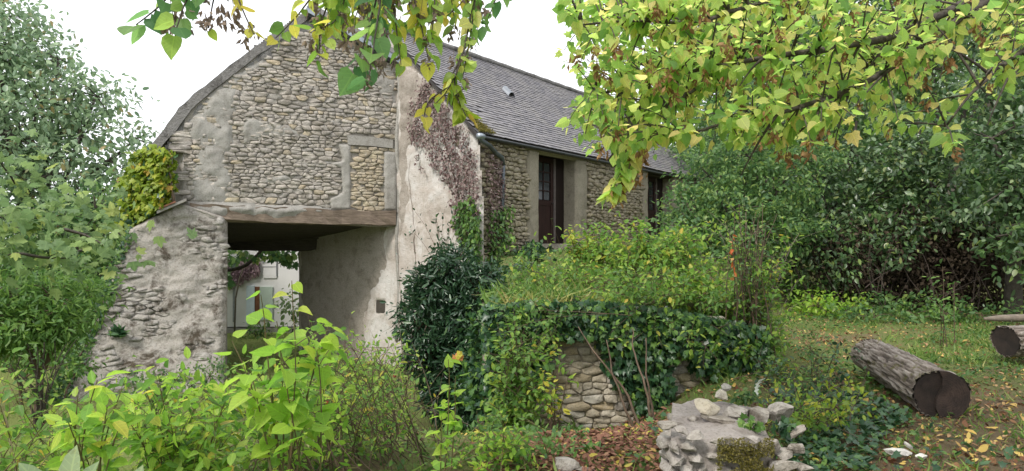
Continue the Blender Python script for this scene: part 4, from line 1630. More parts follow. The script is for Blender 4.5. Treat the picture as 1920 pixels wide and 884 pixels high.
tree('feathery_bush', 'yellow green feathery bush in front of the maple trunk', 'bush', on_ground(70, 8), .05,
     [cl(30, 550, 8, .55, .5, .35), cl(100, 560, 8, .4, .4, .3), cl(60, 600, 7.8, .55, .5, .3), cl(0, 600, 7.8, .5), cl(125, 610, 8.2, .35, .3, .25), cl(150, 545, 8.6, .3)],
     'laurel', 'lf_bush', .10, 300, 26, .12, shell=.3, bark='stem_brown', minpx=9)
tree('low_bush', 'low dark green bush on the lawn at the far left', 'bush', on_ground(40, 10.5), .03,
     [cl(0, 640, 10.5, .8, .5, .45), cl(70, 660, 10.3, .6, .5, .35), cl(-60, 620, 10.6, .9, .6, .5), cl(120, 690, 10, .4, .4, .25)],
     'oval', 'lf_ivy_light', .09, 130, 18, .13, shell=.2, bark='stem_brown', minpx=8)
shrub('bare_bush', 'thin multi-stemmed bush with sparse leaves on the lawn at the left', 'bush', on_ground(75, 7.4), tipset(9, 5, 150, 610, 700, 7, 7.8),
      'oval', 'lf_ivy_light', .09, 7, stemmat='bark_branch', sr=.014, side=2)
tree('low_shrub', 'dark low shrub growing along the foot of the buttress', 'shrub', on_ground(320, 9.6), .02,
     [cl(260, 725, 9.8, .35, .25, .2), cl(330, 712, 9.7, .38, .25, .2), cl(395, 705, 9.7, .3, .25, .28), cl(300, 750, 9.5, .5, .3, .15), cl(400, 745, 9.4, .3, .3, .15)],
     'oval', 'lf_horn', .06, 220, 18, .09, shell=.2, bark='stem_brown', minpx=7)


# creepers and ivy on surfaces
def on_surface(name, label, cat, base, rows, tpl, mat, size, lim=300, minpx=10, down=.8, mats2=None, stems=(), sm='stem_brown', sr=.008, lift=(.01, .10)):
    """rows of (plane, pixel outline, n, noise frequency, threshold): leaves hung on that part of a wall"""
    t = thing(name, label, cat, base)
    L = Leaves()
    for pl, poly, n, fq, th in rows:
        pv = np.array(poly, float); lo_, hi_ = pv.min(0), pv.max(0)
        q = rng.uniform(lo_, hi_, (n * 2, 2))
        q = q[inpoly(q, poly)]
        ed = np.clip(polydist(q, poly) / 18, 0, 1)
        q = q[(vnoise(q[:, 0] * fq, q[:, 1] * fq, 13) * .8 + ed * .35 > th)][:n]
        uv = pl.uvs(q) if len(q) else np.zeros((0, 2))
        pos = pl.xyz(uv[:, 0], uv[:, 1], rng.uniform(*lift, len(q)))
        nv = pl.normal()
        y = nrm(np.array([0, 0, -down]) + nv * .35 + rng.normal(size=(len(q), 3)) * .5)
        n_ = nrm(nv * 1.0 + np.array([0, 0, .45]) + rng.normal(size=(len(q), 3)) * .4)
        sz = size * rng.uniform(.55, 1.25, len(q))
        if mats2:
            sel = rng.random(len(q)) < mats2[1]
            L.add(tpl, mats2[0], pos[sel], y[sel], n_[sel], sz[sel]); pos, y, n_, sz = pos[~sel], y[~sel], n_[~sel], sz[~sel]
        L.add(tpl, mat, pos, y, n_, sz)
    for pl, path, r in stems:
        uv = pl.uvs(path)
        d = np.r_[0, np.cumsum(np.linalg.norm(np.diff(uv, axis=0), axis=1))]; s = np.linspace(0, d[-1], 14)
        uu = np.interp(s, d, uv[:, 0]) + rng.normal(size=14) * .02; vv = np.interp(s, d, uv[:, 1])
        g = Geo(); g.tube(pl.xyz(uu, vv, .03), np.linspace(r, r * .4, 14), 5); g.build('stem', M[sm], t)
    L.build(t, lim, minpx=minpx)
    return t


on_surface('creeper', 'yellow green creeper hanging over the left corner of the gable', 'creeper', P(270, 420, 12.2),
           [(Plane(P(345, 300, 12.2)[:2], nrm([.95, -.3]), nrm([-.3, -.95])), [(268, 285), (300, 272), (325, 285), (326, 350), (318, 385), (296, 398), (270, 420), (248, 440), (238, 400), (245, 330)], 1500, .03, .1)],
           'ivy', 'lf_creeper', .13, stems=[(Plane(P(345, 300, 12.2)[:2], nrm([.95, -.3]), nrm([-.3, -.95])), [(330, 380), (322, 340), (318, 300), (300, 285)], .03)], lift=(-.1, .25), mats2=('lf_ivy', .12))
on_surface('buttress_ivy', 'small leaved ivy creeping up the left edge of the buttress', 'ivy', P(140, 700, 11.6),
           [(BP, [(232, 440), (244, 425), (250, 440), (222, 540), (196, 610), (172, 660), (150, 715), (140, 760), (96, 800), (84, 770), (120, 690), (168, 570), (206, 500)], 2600, .05, .15)],
           'ivy', 'lf_ivy_light', .07, minpx=5, lift=(-.10, .12), mats2=('lf_ivy', .5), stems=[(BP, [(120, 780), (160, 660), (200, 560)], .02)])
g0 = GP.xyz(*GP.uv(232, 622), .55)
L = Leaves()
fern = thing('fern', 'small dark fern growing out of the buttress face', 'fern', BP.xyz(*GP.uv(232, 622), .02))
n = 60
a_ = rng.uniform(-1.25, 1.25, n)
y = np.stack([np.sin(a_) * WU[0], np.sin(a_) * WU[1], np.cos(a_) * .8], 1) + WGN_3 * .6 if False else nrm(np.stack([np.sin(a_), -np.full(n, .5) + rng.normal(size=n) * .2, np.cos(a_) * .9 - .1], 1))
L.add('laurel', 'lf_ivy', np.tile(BP.xyz(*GP.uv(232, 622), .06), (n, 1)) + rng.normal(size=(n, 3)) * .015, y, nrm(rng.normal(size=(n, 3)) * .3 + [0, -.8, .6]), rng.uniform(.10, .22, n))
L.build(fern, 300, name='frond', minpx=5)

# dead creeper on the limewashed gable, and the green ivy under it
on_surface('dead_creeper', 'withered brown purple creeper clinging to the limewashed gable', 'creeper', P(880, 480, 13.2),
           [(WP, [(778, 200), (800, 150), (850, 205), (893, 262), (903, 330), (905, 415), (893, 440), (868, 480), (846, 400), (840, 345), (812, 310), (800, 272), (786, 290), (772, 240)], 3600, .06, .42),
            (WP, [(770, 180), (800, 145), (830, 180), (800, 215), (790, 300), (806, 330), (790, 320), (772, 260)], 500, .06, .35),
            (SP, [(905, 285), (935, 305), (942, 400), (938, 470), (908, 470)], 1100, .06, .3)],
           'oval', 'lf_dead', .062, minpx=5, stems=[(WP, [(880, 640), (872, 480), (866, 380), (840, 280), (812, 200)], .022), (WP, [(890, 640), (885, 480), (880, 340)], .018), (WP, [(783, 520), (776, 400), (770, 330), (772, 300)], .006)], lift=(.02, .16), down=.6)
on_surface('climbing_ivy', 'light green ivy climbing the barn corner below the dead creeper', 'ivy', P(900, 560, 13),
           [(WP, [(868, 380), (896, 360), (908, 390), (908, 640), (872, 640), (876, 560), (880, 470), (862, 420)], 1500, .04, .28),
            (SP, [(905, 400), (945, 380), (948, 500), (955, 600), (905, 620)], 1100, .04, .25)],
           'oval', 'lf_ivy_light', .095, minpx=7, mats2=('lf_horn', .4), stems=[(WP, [(890, 650), (885, 520), (880, 420), (884, 370)], .02)], lift=(.03, .28))
on_surface('doorside_ivy', 'dark ivy clump on the barn wall below the first door', 'ivy', P(1000, 550, 13),
           [(SP, [(950, 470), (985, 450), (1010, 470), (1060, 500), (1075, 560), (950, 570)], 1500, .04, .15)],
           'ivy', 'lf_ivy', .12, minpx=8, lift=(.05, .5), stems=[(SP, [(980, 560), (985, 480)], .02)])
g = thing('stone_step', 'weathered stone step below the first barn door', 'step', SP.xyz(d1a + .3, sill1 - .3, .5))
gg = Geo(); gg.box(*sbox(d1a - .15, sill1 - .34, .02, 1.5, .16, .55)); gg.build('tread', M['stone_side'], g, False)
gg = Geo(); gg.box(*sbox(d1a - .25, sill1 - .62, .02, 1.9, .26, .95)); gg.build('riser', M['mortar_side'], g, False)

# ------- laurel
tree('laurel_bush', 'dense dark oval laurel bush in front of the limewashed wall', 'bush', on_ground(835, 9.5), .06,
     [cl(830, 545, 9.6, .45, .45, .42), cl(800, 600, 9.5, .40, .45, .45), cl(870, 590, 9.5, .40, .45, .45), cl(812, 670, 9.4, .38, .45, .45), cl(875, 660, 9.3, .40, .45, .5), cl(845, 730, 9.3, .42, .45, .40), cl(850, 500, 9.6, .30, .35, .3), cl(805, 540, 9.6, .28, .3, .3), cl(890, 540, 9.6, .3, .3, .3), cl(905, 620, 9.4, .33, .4, .5), cl(905, 700, 9.2, .33, .4, .5), cl(900, 550, 9.4, .3, .4, .4), cl(860, 750, 9.1, .4, .4, .3), cl(840, 610, 9.7, .45, .4, .6), cl(850, 690, 9.6, .4, .4, .5)],
     'laurel', 'lf_laurel', .11, 620, 19, .062, shell=.7, bark='stem_brown', up=.25, jit=.6)
shrub('laurel_shoots', 'upright thin laurel shoots rising above the dark bush', 'shrub', P(830, 560, 9.75), tipset(13, 765, 900, 385, 470, 9.7, 10.2), 'oval', 'lf_laurel', .065, 12, stemmat='stem_brown', sr=.006, side=1, droop=-.5, t0=.2, minpx=7, sub=.2)
shrub('wall_sapling', 'thin dark sapling against the limewashed wall left of the laurel', 'sapling', on_ground(765, 10.6), [P(745, 460, 10.9), P(775, 440, 10.8), P(752, 520, 10.7)], 'oval', 'lf_laurel', .06, 14, sr=.007, side=1, droop=-.3, minpx=6, sub=.15)

# ------- retaining wall with its ivy, and the terrace above it
RP = Plane(P(905, 600, 7.55)[:2], nrm([1, .07]), nrm([.07, -1]))
rw = thing('retaining_wall', 'low rubble retaining wall below the barn, half covered in ivy', 'wall', (1, 7.6, -.5))
ru1 = RP.uv(1425, 650)[0]
rtop = RP.uv(1080, 585)[1]
core = prism('wall_core', RP, [(0, -1.4), (ru1, -1.2), (ru1, rtop - .28), (ru1 * .8, rtop - .05), (ru1 * .4, rtop), (0, rtop - .05)], -.4, 0, M['mortar_cream'], rw)


def in_ret(u, v):
    return (u > .20) & (u < ru1 - .05) & (v < rtop - .08 - .22 * sstep(.8 * ru1, ru1, u)) & (v > -1.0)


cells = stone_cells(0, ru1, -1.1, rtop, .21, .085, in_ret, wob=.08, stretch=2.2, jitter=.10)
lay_stones(cells, RP, .006, .032, lambda u, v, p: 'stone_cream' if p[0] < 1150 or rng.random() < .4 else ('stone_pale' if rng.random() < .5 else 'stone_grey'), core, 300, rough=.3)
# the return of the wall along the terrace's left side
RQ = Plane(RP.o, nrm([.05, -1]), nrm([-1, -.05]))
side = prism('side_core', RQ, [(-5.3, -1.4), (-.02, -1.4), (-.02, rtop - .06), (-5.3, rtop + .05)], -.35, 0, M['mortar_side'], rw)
on_surface('wall_ivy', 'dark broad leaved ivy spilling over the retaining wall', 'ivy', P(1180, 790, 7.3),
           [(RP, [(905, 570), (1000, 560), (1120, 562), (1250, 575), (1420, 610), (1425, 660), (1330, 650), (1280, 668), (1250, 640), (1150, 640), (1100, 625), (1060, 632), (1010, 620), (905, 650)], 3400, .035, .12),
            (RP, [(1118, 620), (1260, 620), (1255, 700), (1250, 800), (1195, 805), (1180, 740), (1150, 720), (1125, 690)], 900, .03, .22),
            (RP, [(1270, 650), (1420, 640), (1430, 740), (1330, 700), (1290, 690)], 600, .03, .30),
            (RP, [(905, 640), (1000, 615), (1040, 640), (1035, 680), (960, 800), (905, 800)], 1000, .03, .30)],
           'ivy', 'lf_ivy', .085, lift=(.03, .30), stems=[(RP, [(1195, 800), (1180, 700), (1160, 620)], .015), (RP, [(1240, 800), (1250, 720), (1255, 640)], .015)], mats2=('lf_ivy_light', .18), minpx=8)


tree('corner_ivy', 'dark ivy mound at the left end of the retaining wall', 'ivy', on_ground(915, 7.6) + [-.12, 0, 0], .02,
     [cl(925, 590, 8.0, .22, .5, .2), cl(935, 560, 9.5, .3, .7, .2), cl(920, 640, 7.8, .2, .35, .3), cl(915, 700, 7.7, .2, .3, .3), cl(918, 760, 7.6, .2, .3, .25), cl(905, 680, 8.2, .15, .5, .3), cl(900, 730, 8.2, .15, .5, .3), cl(912, 620, 8.8, .15, .6, .3), cl(940, 530, 11.5, .3, .8, .3)],
     'ivy', 'lf_ivy', .085, 500, 14, .10, shell=.3, bark='stem_brown', minpx=8, mats2=('lf_ivy_light', .25))


def blades(name, label, cat, pts, n, h, mat, kind=None, spread=.5, lean=.5, w=1.0):
    """tufts of grass"""
    idx = rng.integers(0, len(pts), n)
    p = np.asarray(pts)[idx] + np.c_[rng.normal(size=(n, 2)) * spread, np.zeros(n)]
    y = nrm(np.c_[rng.normal(size=(n, 2)) * lean, np.full(n, .8)])
    nn = nrm(np.c_[rng.normal(size=(n, 2)), np.full(n, .3)])
    v, t, q = leaf_geo('blade', p, y, nn, h * rng.uniform(.5, 1.3, n), rng.random(n))
    g = Geo(); g.add(v, t, q)
    o = obj(name, g.mesh(name, M[mat]))
    o['label'] = label; o['category'] = cat
    if kind:
        o['kind'] = kind
    return o


pts = [np.array([x, yv, float(hgt(x, yv))]) for x in np.linspace(-.12, .75, 12) for yv in (7.75, 8.0, 8.4)]
blades('long_grass', 'bright long grass along the top of the retaining wall', 'grass', pts, 1300, .26, 'lf_grass', 'stuff', .12, .8)
pts = [np.array([x, 7.62, rtop - .02]) for x in np.linspace(.0, .75, 14)]
blades('dry_grass', 'dry straw coloured grass hanging over the retaining wall', 'grass', pts, 240, .28, 'lf_straw', 'stuff', .06, .8)

tree('terrace_ivy', 'dark ivy heap on the terrace below the first door', 'ivy', on_ground(1000, 11.2), .02,
     [cl(985, 520, 11.2, .3, .3, .22), cl(1030, 530, 10.6, .35, .3, .2), cl(960, 550, 10.5, .3, .3, .2), cl(1000, 490, 12.2, .25, .3, .2)],
     'ivy', 'lf_ivy', .10, 330, 14, .12, shell=.2, bark='stem_brown', minpx=8, mats2=('lf_ivy_light', .3))
shrub('weedy_shrub', 'low weedy green shrub behind the grass on the wall top', 'shrub', on_ground(1060, 9.3), tipset(60, 930, 1160, 490, 575, 8.4, 10.2), 'oval', 'lf_bush', .085, 11, stemmat='stem_green', sr=.005, side=4, minpx=8, spread=.7, lean=.1, mats2=('lf_rose', .5))
shrub('trailing_bramble', 'light green bramble trailing over the left part of the retaining wall', 'bramble', on_ground(1010, 8.0), tipset(24, 930, 1060, 560, 690, 6.9, 7.5), 'oval', 'lf_rose', .07, 11, sr=.004, side=4, lean=-.35, minpx=8, mats2=('lf_bush', .4), spread=.5)
shrub('yellowing_shrub', 'shrub with yellow leaves right below the first barn door', 'shrub', on_ground(1105, 10.5), tipset(30, 1050, 1200, 420, 515, 10, 11), 'oval', 'lf_rose', .10, 14, sr=.008, side=6, mats2=('lf_yellow', .28), minpx=7)
shrub('terrace_shrub', 'large leafy green shrub in the middle of the terrace', 'shrub', on_ground(1230, 9.6), tipset(14, 1150, 1230, 415, 470, 9, 10.4) + tipset(10, 1290, 1340, 420, 470, 9, 10) + tipset(62, 1100, 1365, 460, 600, 8.6, 10.6), 'oval', 'lf_rose', .10, 14, sr=.007, side=7, minpx=8, sub=.28, spread=.4)
shrub('wall_top_shrub', 'leafy shrub arching forward over the ivy on the retaining wall', 'shrub', on_ground(1260, 8.1), tipset(70, 1110, 1410, 500, 680, 6.9, 8.3), 'oval', 'lf_rose', .08, 13, sr=.006, side=6, minpx=8, sub=.28, spread=.4, mats2=('lf_bush', .4))
shrub('rose_bush', 'tall twiggy rose bush with some red leaves at the terrace end', 'rose bush', on_ground(1420, 7.9), tipset(44, 1330, 1500, 395, 600, 7.4, 8.6) + tipset(26, 1320, 1500, 570, 700, 7.2, 8), 'oval', 'lf_rose', .075, 12, stemmat='stem_grey', sr=.006, side=6, minpx=8, sub=.25)
shrub('tall_rose', 'tall sparse rose stems rising above the other terrace shrubs', 'rose bush', on_ground(1405, 7.7), tipset(22, 1345, 1460, 380, 470, 7.3, 7.9), 'oval', 'lf_horn', .06, 8, stemmat='stem_brown', sr=.009, side=3, minpx=7, sub=.16, t0=.45, lean=.02, spread=.12)
rb = thing('red_leaf_spray', 'spray of orange red leaves on the rose bush', 'branch', P(1372, 480, 7.3))
L = Leaves()
s = np.array([P(1378, 530, 7.35), P(1372, 480, 7.3), P(1374, 440, 7.28)])
s = bez(*s, 8); g = Geo(); g.tube(s, .005, 4); g.build('stem', M['stem_brown'], rb)
p, gd = along(s, 16, .1, 1)
M['lf_red'] = leaf_mat('red_leaf', [(0, (.45, .10, .03)), (.6, (.58, .20, .06)), (1, (.5, .30, .12))], .35, 1.2)
L.add('oval', 'lf_red', p, nrm(rng.normal(size=(16, 3)) + [0, 0, -.5]), nrm(rng.normal(size=(16, 3)) * .5 + [0, -1, .3]), rng.uniform(.04, .08, 16))
L.build(rb, 100, minpx=5)

tree('hornbeam', 'broad mid green bush leaning over the far end of the barn', 'bush', on_ground(1400, 14.5), .09,
     [cl(1290, 400, 14, .75), cl(1330, 330, 14.5, .75), cl(1400, 290, 14.5, .8), cl(1460, 350, 14.2, .8), cl(1390, 390, 13.8, .8), cl(1320, 450, 13.6, .6), cl(1440, 440, 13.8, .7), cl(1500, 300, 15, .7), cl(1270, 460, 13.2, .5), cl(1490, 430, 14.2, .6)],
     'oval', 'lf_horn', .11, 62, 42, .18, shell=.25, minpx=9, flat=.55, jit=.4)
k = 0
for args in (
        ('broad dark tree with glossy leaves left of the wood edge', 1560, 17, [cl(1530, 330, 16, 1.0), cl(1600, 290, 16.5, 1.1), cl(1560, 400, 15.6, .9), cl(1640, 370, 15.5, .9), cl(1520, 240, 17, 1.0), cl(1610, 200, 17.5, .7), cl(1500, 420, 15.2, .7), cl(1590, 450, 15, .6), cl(1540, 470, 15, .6), cl(1500, 480, 15, .5), cl(1640, 440, 14.8, .5), cl(1580, 500, 14.3, .5), cl(1670, 470, 14, .45), cl(1530, 510, 14.6, .4)]),
        ('dark tree with drooping boughs over the brushwood', 1730, 16, [cl(1690, 300, 15.5, 1.0), cl(1750, 350, 15, .9), cl(1680, 400, 14.6, .6), cl(1780, 270, 15.6, 1.0), cl(1720, 230, 16, .7), cl(1800, 400, 14.6, .6), cl(1740, 410, 14.4, .5), cl(1690, 440, 14.2, .45)]),
        ('tall dark tree at the right with leaves hanging to the ground', 1900, 13.5, [cl(1860, 260, 13, .9), cl(1930, 330, 12.6, .9), cl(1880, 360, 12.4, .7), cl(1920, 420, 12.2, .6), cl(1960, 220, 13, 1.2), cl(1850, 180, 13.6, .8), cl(1910, 100, 14, 1.0), cl(1890, 440, 12, .45), cl(1930, 480, 11.8, .4)]),
        ('tall thin dark tree behind the canopy branches', 1770, 20, [cl(1750, 130, 20, 1.6), cl(1830, 60, 20, 1.8), cl(1690, 60, 20.5, 1.6), cl(1900, 10, 20, 1.8), cl(1850, 190, 20, 1.2)]),
        ('dark tree closing the gap behind the hornbeam', 1450, 22, [cl(1400, 210, 22, 1.7), cl(1480, 130, 22, 1.9), cl(1330, 290, 22, 1.4), cl(1560, 100, 23, 1.9), cl(1450, 320, 22, 1.6)])):
    lab, bx, bd, cls = args
    tree('dark_tree', lab, 'tree', on_ground(bx, bd), .17, cls, 'oval', 'lf_dark', .14 + .02 * (bd > 18), 34 if bd < 18 else 22, 40, .24, group='dark trees along the edge of the clearing', shell=.3, minpx=9, mats2=('lf_horn', .3 if bd < 18 else .55), flat=.55, jit=.4)

# dry brushwood below them, undergrowth in front
bw = thing('brushwood', 'dark tangle of dry brushwood under the trees at the right', 'brushwood', on_ground(1750, 14))
g = Geo()
for k in range(110):
    p0 = np.array([rng.uniform(6.8, 11.5), rng.uniform(13.2, 15.6), rng.uniform(.0, .6)])
    p1 = p0 + np.array([rng.normal() * .6, rng.normal() * .4, rng.uniform(.3, 1.5)])
    g.tube(bez(p0, (p0 + p1) / 2 + rng.normal(size=3) * .15, p1, 5), np.linspace(.012, .004, 5), 4, False, rng.random())
stuff(g.build('twigs', M['twig_dry'], bw))
for k in range(8):
    g = Geo()
    p0 = on_ground(1560 + k * 27, 14 + rng.random()); p1 = p0 + np.array([rng.normal() * .4, rng.normal() * .3, rng.uniform(1.2, 2.4)])
    g.tube(bez(p0, (p0 + p1) / 2 + rng.normal(size=3) * .2, p1, 8), np.linspace(.03, .012, 8), 6); g.build('stem', M['twig_dry'], bw)
M['lf_brush_shade'] = leaf_mat('shaded_brush_leaf', [(0, (.03, .022, .018)), (.5, (.055, .042, .032)), (1, (.09, .07, .05))], .15, 1.1, .9, .1)  # dry brown, darkened with the shade under the trees
L = Leaves(); pos, d, cc = clumped(1100, 18, (9.2, 14.8, .95), (3.1, .9, 1.15), .22, .1)
y, nn = hang(len(pos)); L.add('oval', 'lf_brush_shade', pos, y, nn, .10 * rng.uniform(.6, 1.2, len(pos))); L.build(bw, 60, minpx=5)
for k, (px, d, wdt, h, mat, lab) in enumerate((
        (1560, 14.5, .9, .35, 'lf_rose', 'bright yellow green bramble at the wood edge'),
        (1690, 13.6, 1.0, .38, 'lf_horn', 'dark green bramble mound under the brushwood'),
        (1850, 12.2, .9, .35, 'lf_horn', 'low green undergrowth beside the plank at the right edge'),
        (1500, 16, .9, .5, 'lf_ivy_light', 'green undergrowth behind the rose bush'),
        (1560, 13.2, .7, .42, 'lf_fore', 'tall yellow green bramble standing out before the dark wood'),
        (1640, 12.4, .8, .25, 'lf_horn', 'low green weeds at the edge of the brushwood'),
        (1770, 12.6, .9, .3, 'lf_ivy_light', 'green nettle patch before the brushwood'),
        (1620, 16.2, 1.2, .4, 'lf_ivy', 'dark ivy covered mound between the dark trees'))):
    c = on_ground(px, d)
    tree('bramble', lab, 'bramble', c, .015, [(c + [dx * wdt, rng.normal() * .2, h * .55], (wdt * .5, .5, h * .8)) for dx in (-.6, -.1, .5)], 'oval', mat, .10, 130, 12, .12, group='undergrowth along the wood edge', shell=.2, bark='stem_brown', minpx=7, limit=120)
shrub('sapling', 'pale leaved sapling standing alone before the brushwood', 'sapling', on_ground(1775, 9.6), [P(1742, 520, 9.4), P(1768, 500, 9.6), P(1790, 530, 9.6), P(1760, 560, 9.3)], 'oval', 'lf_bush', .09, 9, sr=.007, side=2, minpx=6)

# ------- shrubs by the retaining wall foot
shrub('green_shrub', 'light green shrub between the laurel and the retaining wall', 'shrub', on_ground(955, 6.9), tipset(40, 925, 1020, 620, 780, 6.4, 7.2), 'oval', 'lf_rose', .08, 11, sr=.006, side=5, minpx=8, mats2=('lf_bush', .4))
shrub('yellow_sapling', 'small sapling with yellow leaves before the retaining wall', 'sapling', on_ground(1043, 6.5), [P(1015, 690, 6.4), P(1050, 670, 6.4), P(1070, 690, 6.5), P(1035, 720, 6.4), P(1060, 740, 6.4), P(1020, 740, 6.4)], 'oval', 'lf_yellow', .085, 7, sr=.007, side=2, mats2=('lf_rose', .25), t0=.45, sub=.2)
bs = thing('bare_shrub', 'bare woody stems leaning in front of the ivy wall', 'shrub', on_ground(1200, 6.6))
for path in ([(1203, 815, 6.5), (1180, 745, 6.6), (1130, 680, 6.7), (1085, 605, 6.9)], [(1222, 812, 6.55), (1210, 740, 6.6), (1190, 660, 6.8), (1184, 610, 7)], [(1232, 808, 6.6), (1228, 760, 6.7), (1216, 700, 6.8), (1214, 630, 6.9)], [(1195, 820, 6.5), (1170, 760, 6.5), (1150, 700, 6.6), (1140, 640, 6.7)]):
    g = Geo(); pp = np.array([P(*q) for q in path]); t_ = np.linspace(0, 3, 16)
    pp = np.stack([np.interp(t_, range(4), pp[:, i]) for i in range(3)], 1) + np.cumsum(rng.normal(size=(16, 3)), 0) * .006
    g.tube(pp, np.linspace(.016, .005, 16), 6); g.build('stem', M['stem_brown'], bs)


# ------- the lime tree whose boughs hang in from the right
def tubepath(path, n=24, wob=.012):
    pp = np.array([P(*q) if len(q) == 3 and q[1] is not None else q for q in path])
    d = np.r_[0, np.cumsum(np.linalg.norm(np.diff(pp, axis=0), axis=1))]
    s = np.linspace(0, d[-1], n)
    # smooth through the points
    q = np.stack([np.interp(s, d, pp[:, i]) for i in range(3)], 1)
    for _ in range(2):
        q[1:-1] = (q[:-2] + 2 * q[1:-1] + q[2:]) / 4
    return q + np.cumsum(rng.normal(size=q.shape), 0) * wob * .4


def seed_mesh(k):
    r = np.random.default_rng(k)
    g = Geo()
    for _ in range(16):
        p = np.array([r.normal() * .016, r.normal() * .016, -r.random() * .085])
        y = nrm(np.array([r.normal() * .6, r.normal() * .6, -.8])); n = nrm(r.normal(size=3))
        v, t = TPL['rhomb']
        B = basis(y[None], n[None])[0]
        g.add((v * np.array([.85, 1, 1])) @ B.T * .042 + p, t, r.random())
    g.tube([(0, 0, .03), (0, 0, -.04), (0, 0, -.08)], .0015, 3, False)
    return g


SEEDS = {m: [seed_mesh(k).mesh('seed_cluster', M[m]) for k in range(5)] for m in ('seed', 'seed_grey')}


def hang_seeds(root, pts, mat, sc=1.0):
    for p in pts:
        o = bpy.data.objects.new('seed_cluster', random.choice(SEEDS[mat]))
        o.location = (np.asarray(p) - off(root)).tolist()
        o.rotation_euler = (rng.normal() * .15, rng.normal() * .15, rng.random() * 6)
        s = sc * rng.uniform(.7, 1.25)
        o.scale = (s, s, s)
        COL.objects.link(o); o.parent = root


tb = np.array([4.9, 4.9, float(hgt(4.9, 4.9)) - .05])
lt = thing('maple_tree', 'broad tree at the right whose yellow green boughs overhang the clearing', 'tree', tb)
tk = Geo()
tk.tube(bez(tb, tb + [.1, 0, 1.6], tb + [-.1, -.1, 3.4], 10), np.linspace(.19, .13, 10), 10)
tk.tube(bez(tb + [-.1, -.1, 3.4], tb + [.2, 0, 4.4], tb + [.1, .3, 5.6], 8), np.linspace(.12, .05, 8), 8)
tk.build('trunk', M['bark_branch'], lt)
T0 = tb + np.array([-.05, -.05, 2.7]); T1 = tb + np.array([-.1, -.1, 3.2]); T2 = tb + np.array([0, 0, 4.0])
limbs = []
for start, path, r0, r1 in (
        (T1, [(2080, -110, 4.3), (1840, 5, 4.0), (1680, 80, 3.7), (1560, 100, 3.55), (1400, 112, 3.5), (1250, 150, 3.6), (1120, 175, 3.7)], .046, .006),
        (T0, [(2080, -120, 4.0), (1830, 12, 3.8), (1720, 95, 3.5), (1640, 150, 3.4), (1500, 200, 3.35), (1380, 212, 3.4), (1290, 245, 3.5)], .037, .006),
        (T0, [(2150, -40, 3.8), (1925, 85, 3.6), (1860, 130, 3.5), (1800, 185, 3.35), (1770, 235, 3.4)], .032, .005),
        (T2, [(1900, -220, 4.4), (1600, -60, 4.1), (1440, 12, 3.9), (1300, 60, 3.8), (1190, 45, 3.7), (1090, 60, 3.6)], .035, .005),
        (T2, [(1800, -200, 4.8), (1560, -60, 4.5), (1440, 70, 4.3), (1370, 130, 4.2), (1290, 190, 4.1), (1200, 240, 4.0), (1150, 300, 3.9)], .028, .005),
        (T2, [(1950, -160, 4.6), (1700, 40, 4.6), (1580, 170, 4.4), (1480, 250, 4.3)], .024, .005)):
    pp = [start] + [P(*q) for q in path]
    q = tubepath([tuple(start)] if False else path, 26)
    q = np.concatenate([bez(start, (start + q[0]) / 2 + [0, 0, .15], q[0], 6)[:-1], q])
    g = Geo(); q = q + np.cumsum(rng.normal(size=q.shape), 0) * .003; g.tube(q, np.linspace(r0, r1, len(q)) * rng.uniform(.86, 1.18, len(q)), 8)
    for kk in range(4, len(q) - 3, 2):
        e_ = q[kk] + nrm(np.array([-.5, rng.normal() * .5, rng.normal() * .8])) * rng.uniform(.15, .5)
        g.tube(bez(q[kk], (q[kk] + e_) / 2 + [0, 0, .04], e_, 6), np.linspace(.009, .003, 6), 5, False)
    g.build('limb', M['bark_branch'], lt)
    limbs.append(q)
LP_ = np.concatenate(limbs); LI = np.concatenate([np.full(len(l), i) for i, l in enumerate(limbs)]); LK = np.concatenate([np.arange(len(l)) for l in limbs])
canopy = [(1042, -60), (1052, 60), (1040, 100), (1070, 150), (1050, 175), (1068, 250), (1110, 285), (1150, 310), (1190, 295), (1240, 285), (1300, 255), (1345, 262), (1420, 290), (1500, 290), (1560, 268), (1640, 255), (1700, 225), (1740, 240), (1765, 285), (1800, 270), (1820, 200), (1900, 170), (1960, 120), (1960, -60)]
L = Leaves(); wg = Geo(); seeds = []


def hung_twig(end, k_start, size, nl, matf, L, wg, r=.006, tpls=('heart',), t0=.15):
    st = LP_[k_start]
    c = (st + end) / 2 + np.array([0, 0, .12 * np.linalg.norm(end - st)])
    s = bez(st, c, end, 9)
    wg.tube(s, np.linspace(r, .0022, 9), 4, False)
    for tpl in tpls:
        stem_leaves(L, tpl, matf(), s, max(2, nl // len(tpls)), size, t0, 1.0, .75, jit=.35)
    return s


tries = 0
ntw = 0
while ntw < 680 and tries < 9000:
    tries += 1
    q = np.array([[rng.uniform(1035, 1960), rng.uniform(-60, 300)]])
    if not inpoly(q, canopy)[0]:
        continue
    if q[0, 0] > 1660 and rng.random() < .45:
        continue
    if q[0, 0] > 1500 and rng.random() < .18:
        continue
    d = 3.15 + 3.0 * rng.random() ** 1.1
    e = P(q[0, 0], q[0, 1], d)
    dd = np.linalg.norm((LP_ - e) * np.array([1, .8, 1.0]), axis=1) + np.where(LP_[:, 0] < e[0] - .05, .35, 0) + rng.random(len(LP_)) * .12
    dd[LK < 5] += 1
    ks = int(np.argmin(dd))
    ln = np.linalg.norm(LP_[ks] - e)
    if ln > 1.3:
        continue
    s = hung_twig(e, ks, rng.uniform(.045, .078), int(6 + ln * 14), lambda: 'lf_lime', L, wg, tpls=('heart', 'ivy') if rng.random() < .35 else ('heart',))
    if rng.random() < .30:
        seeds.append(s[-2] + np.array([0, 0, -.03]))
    ntw += 1
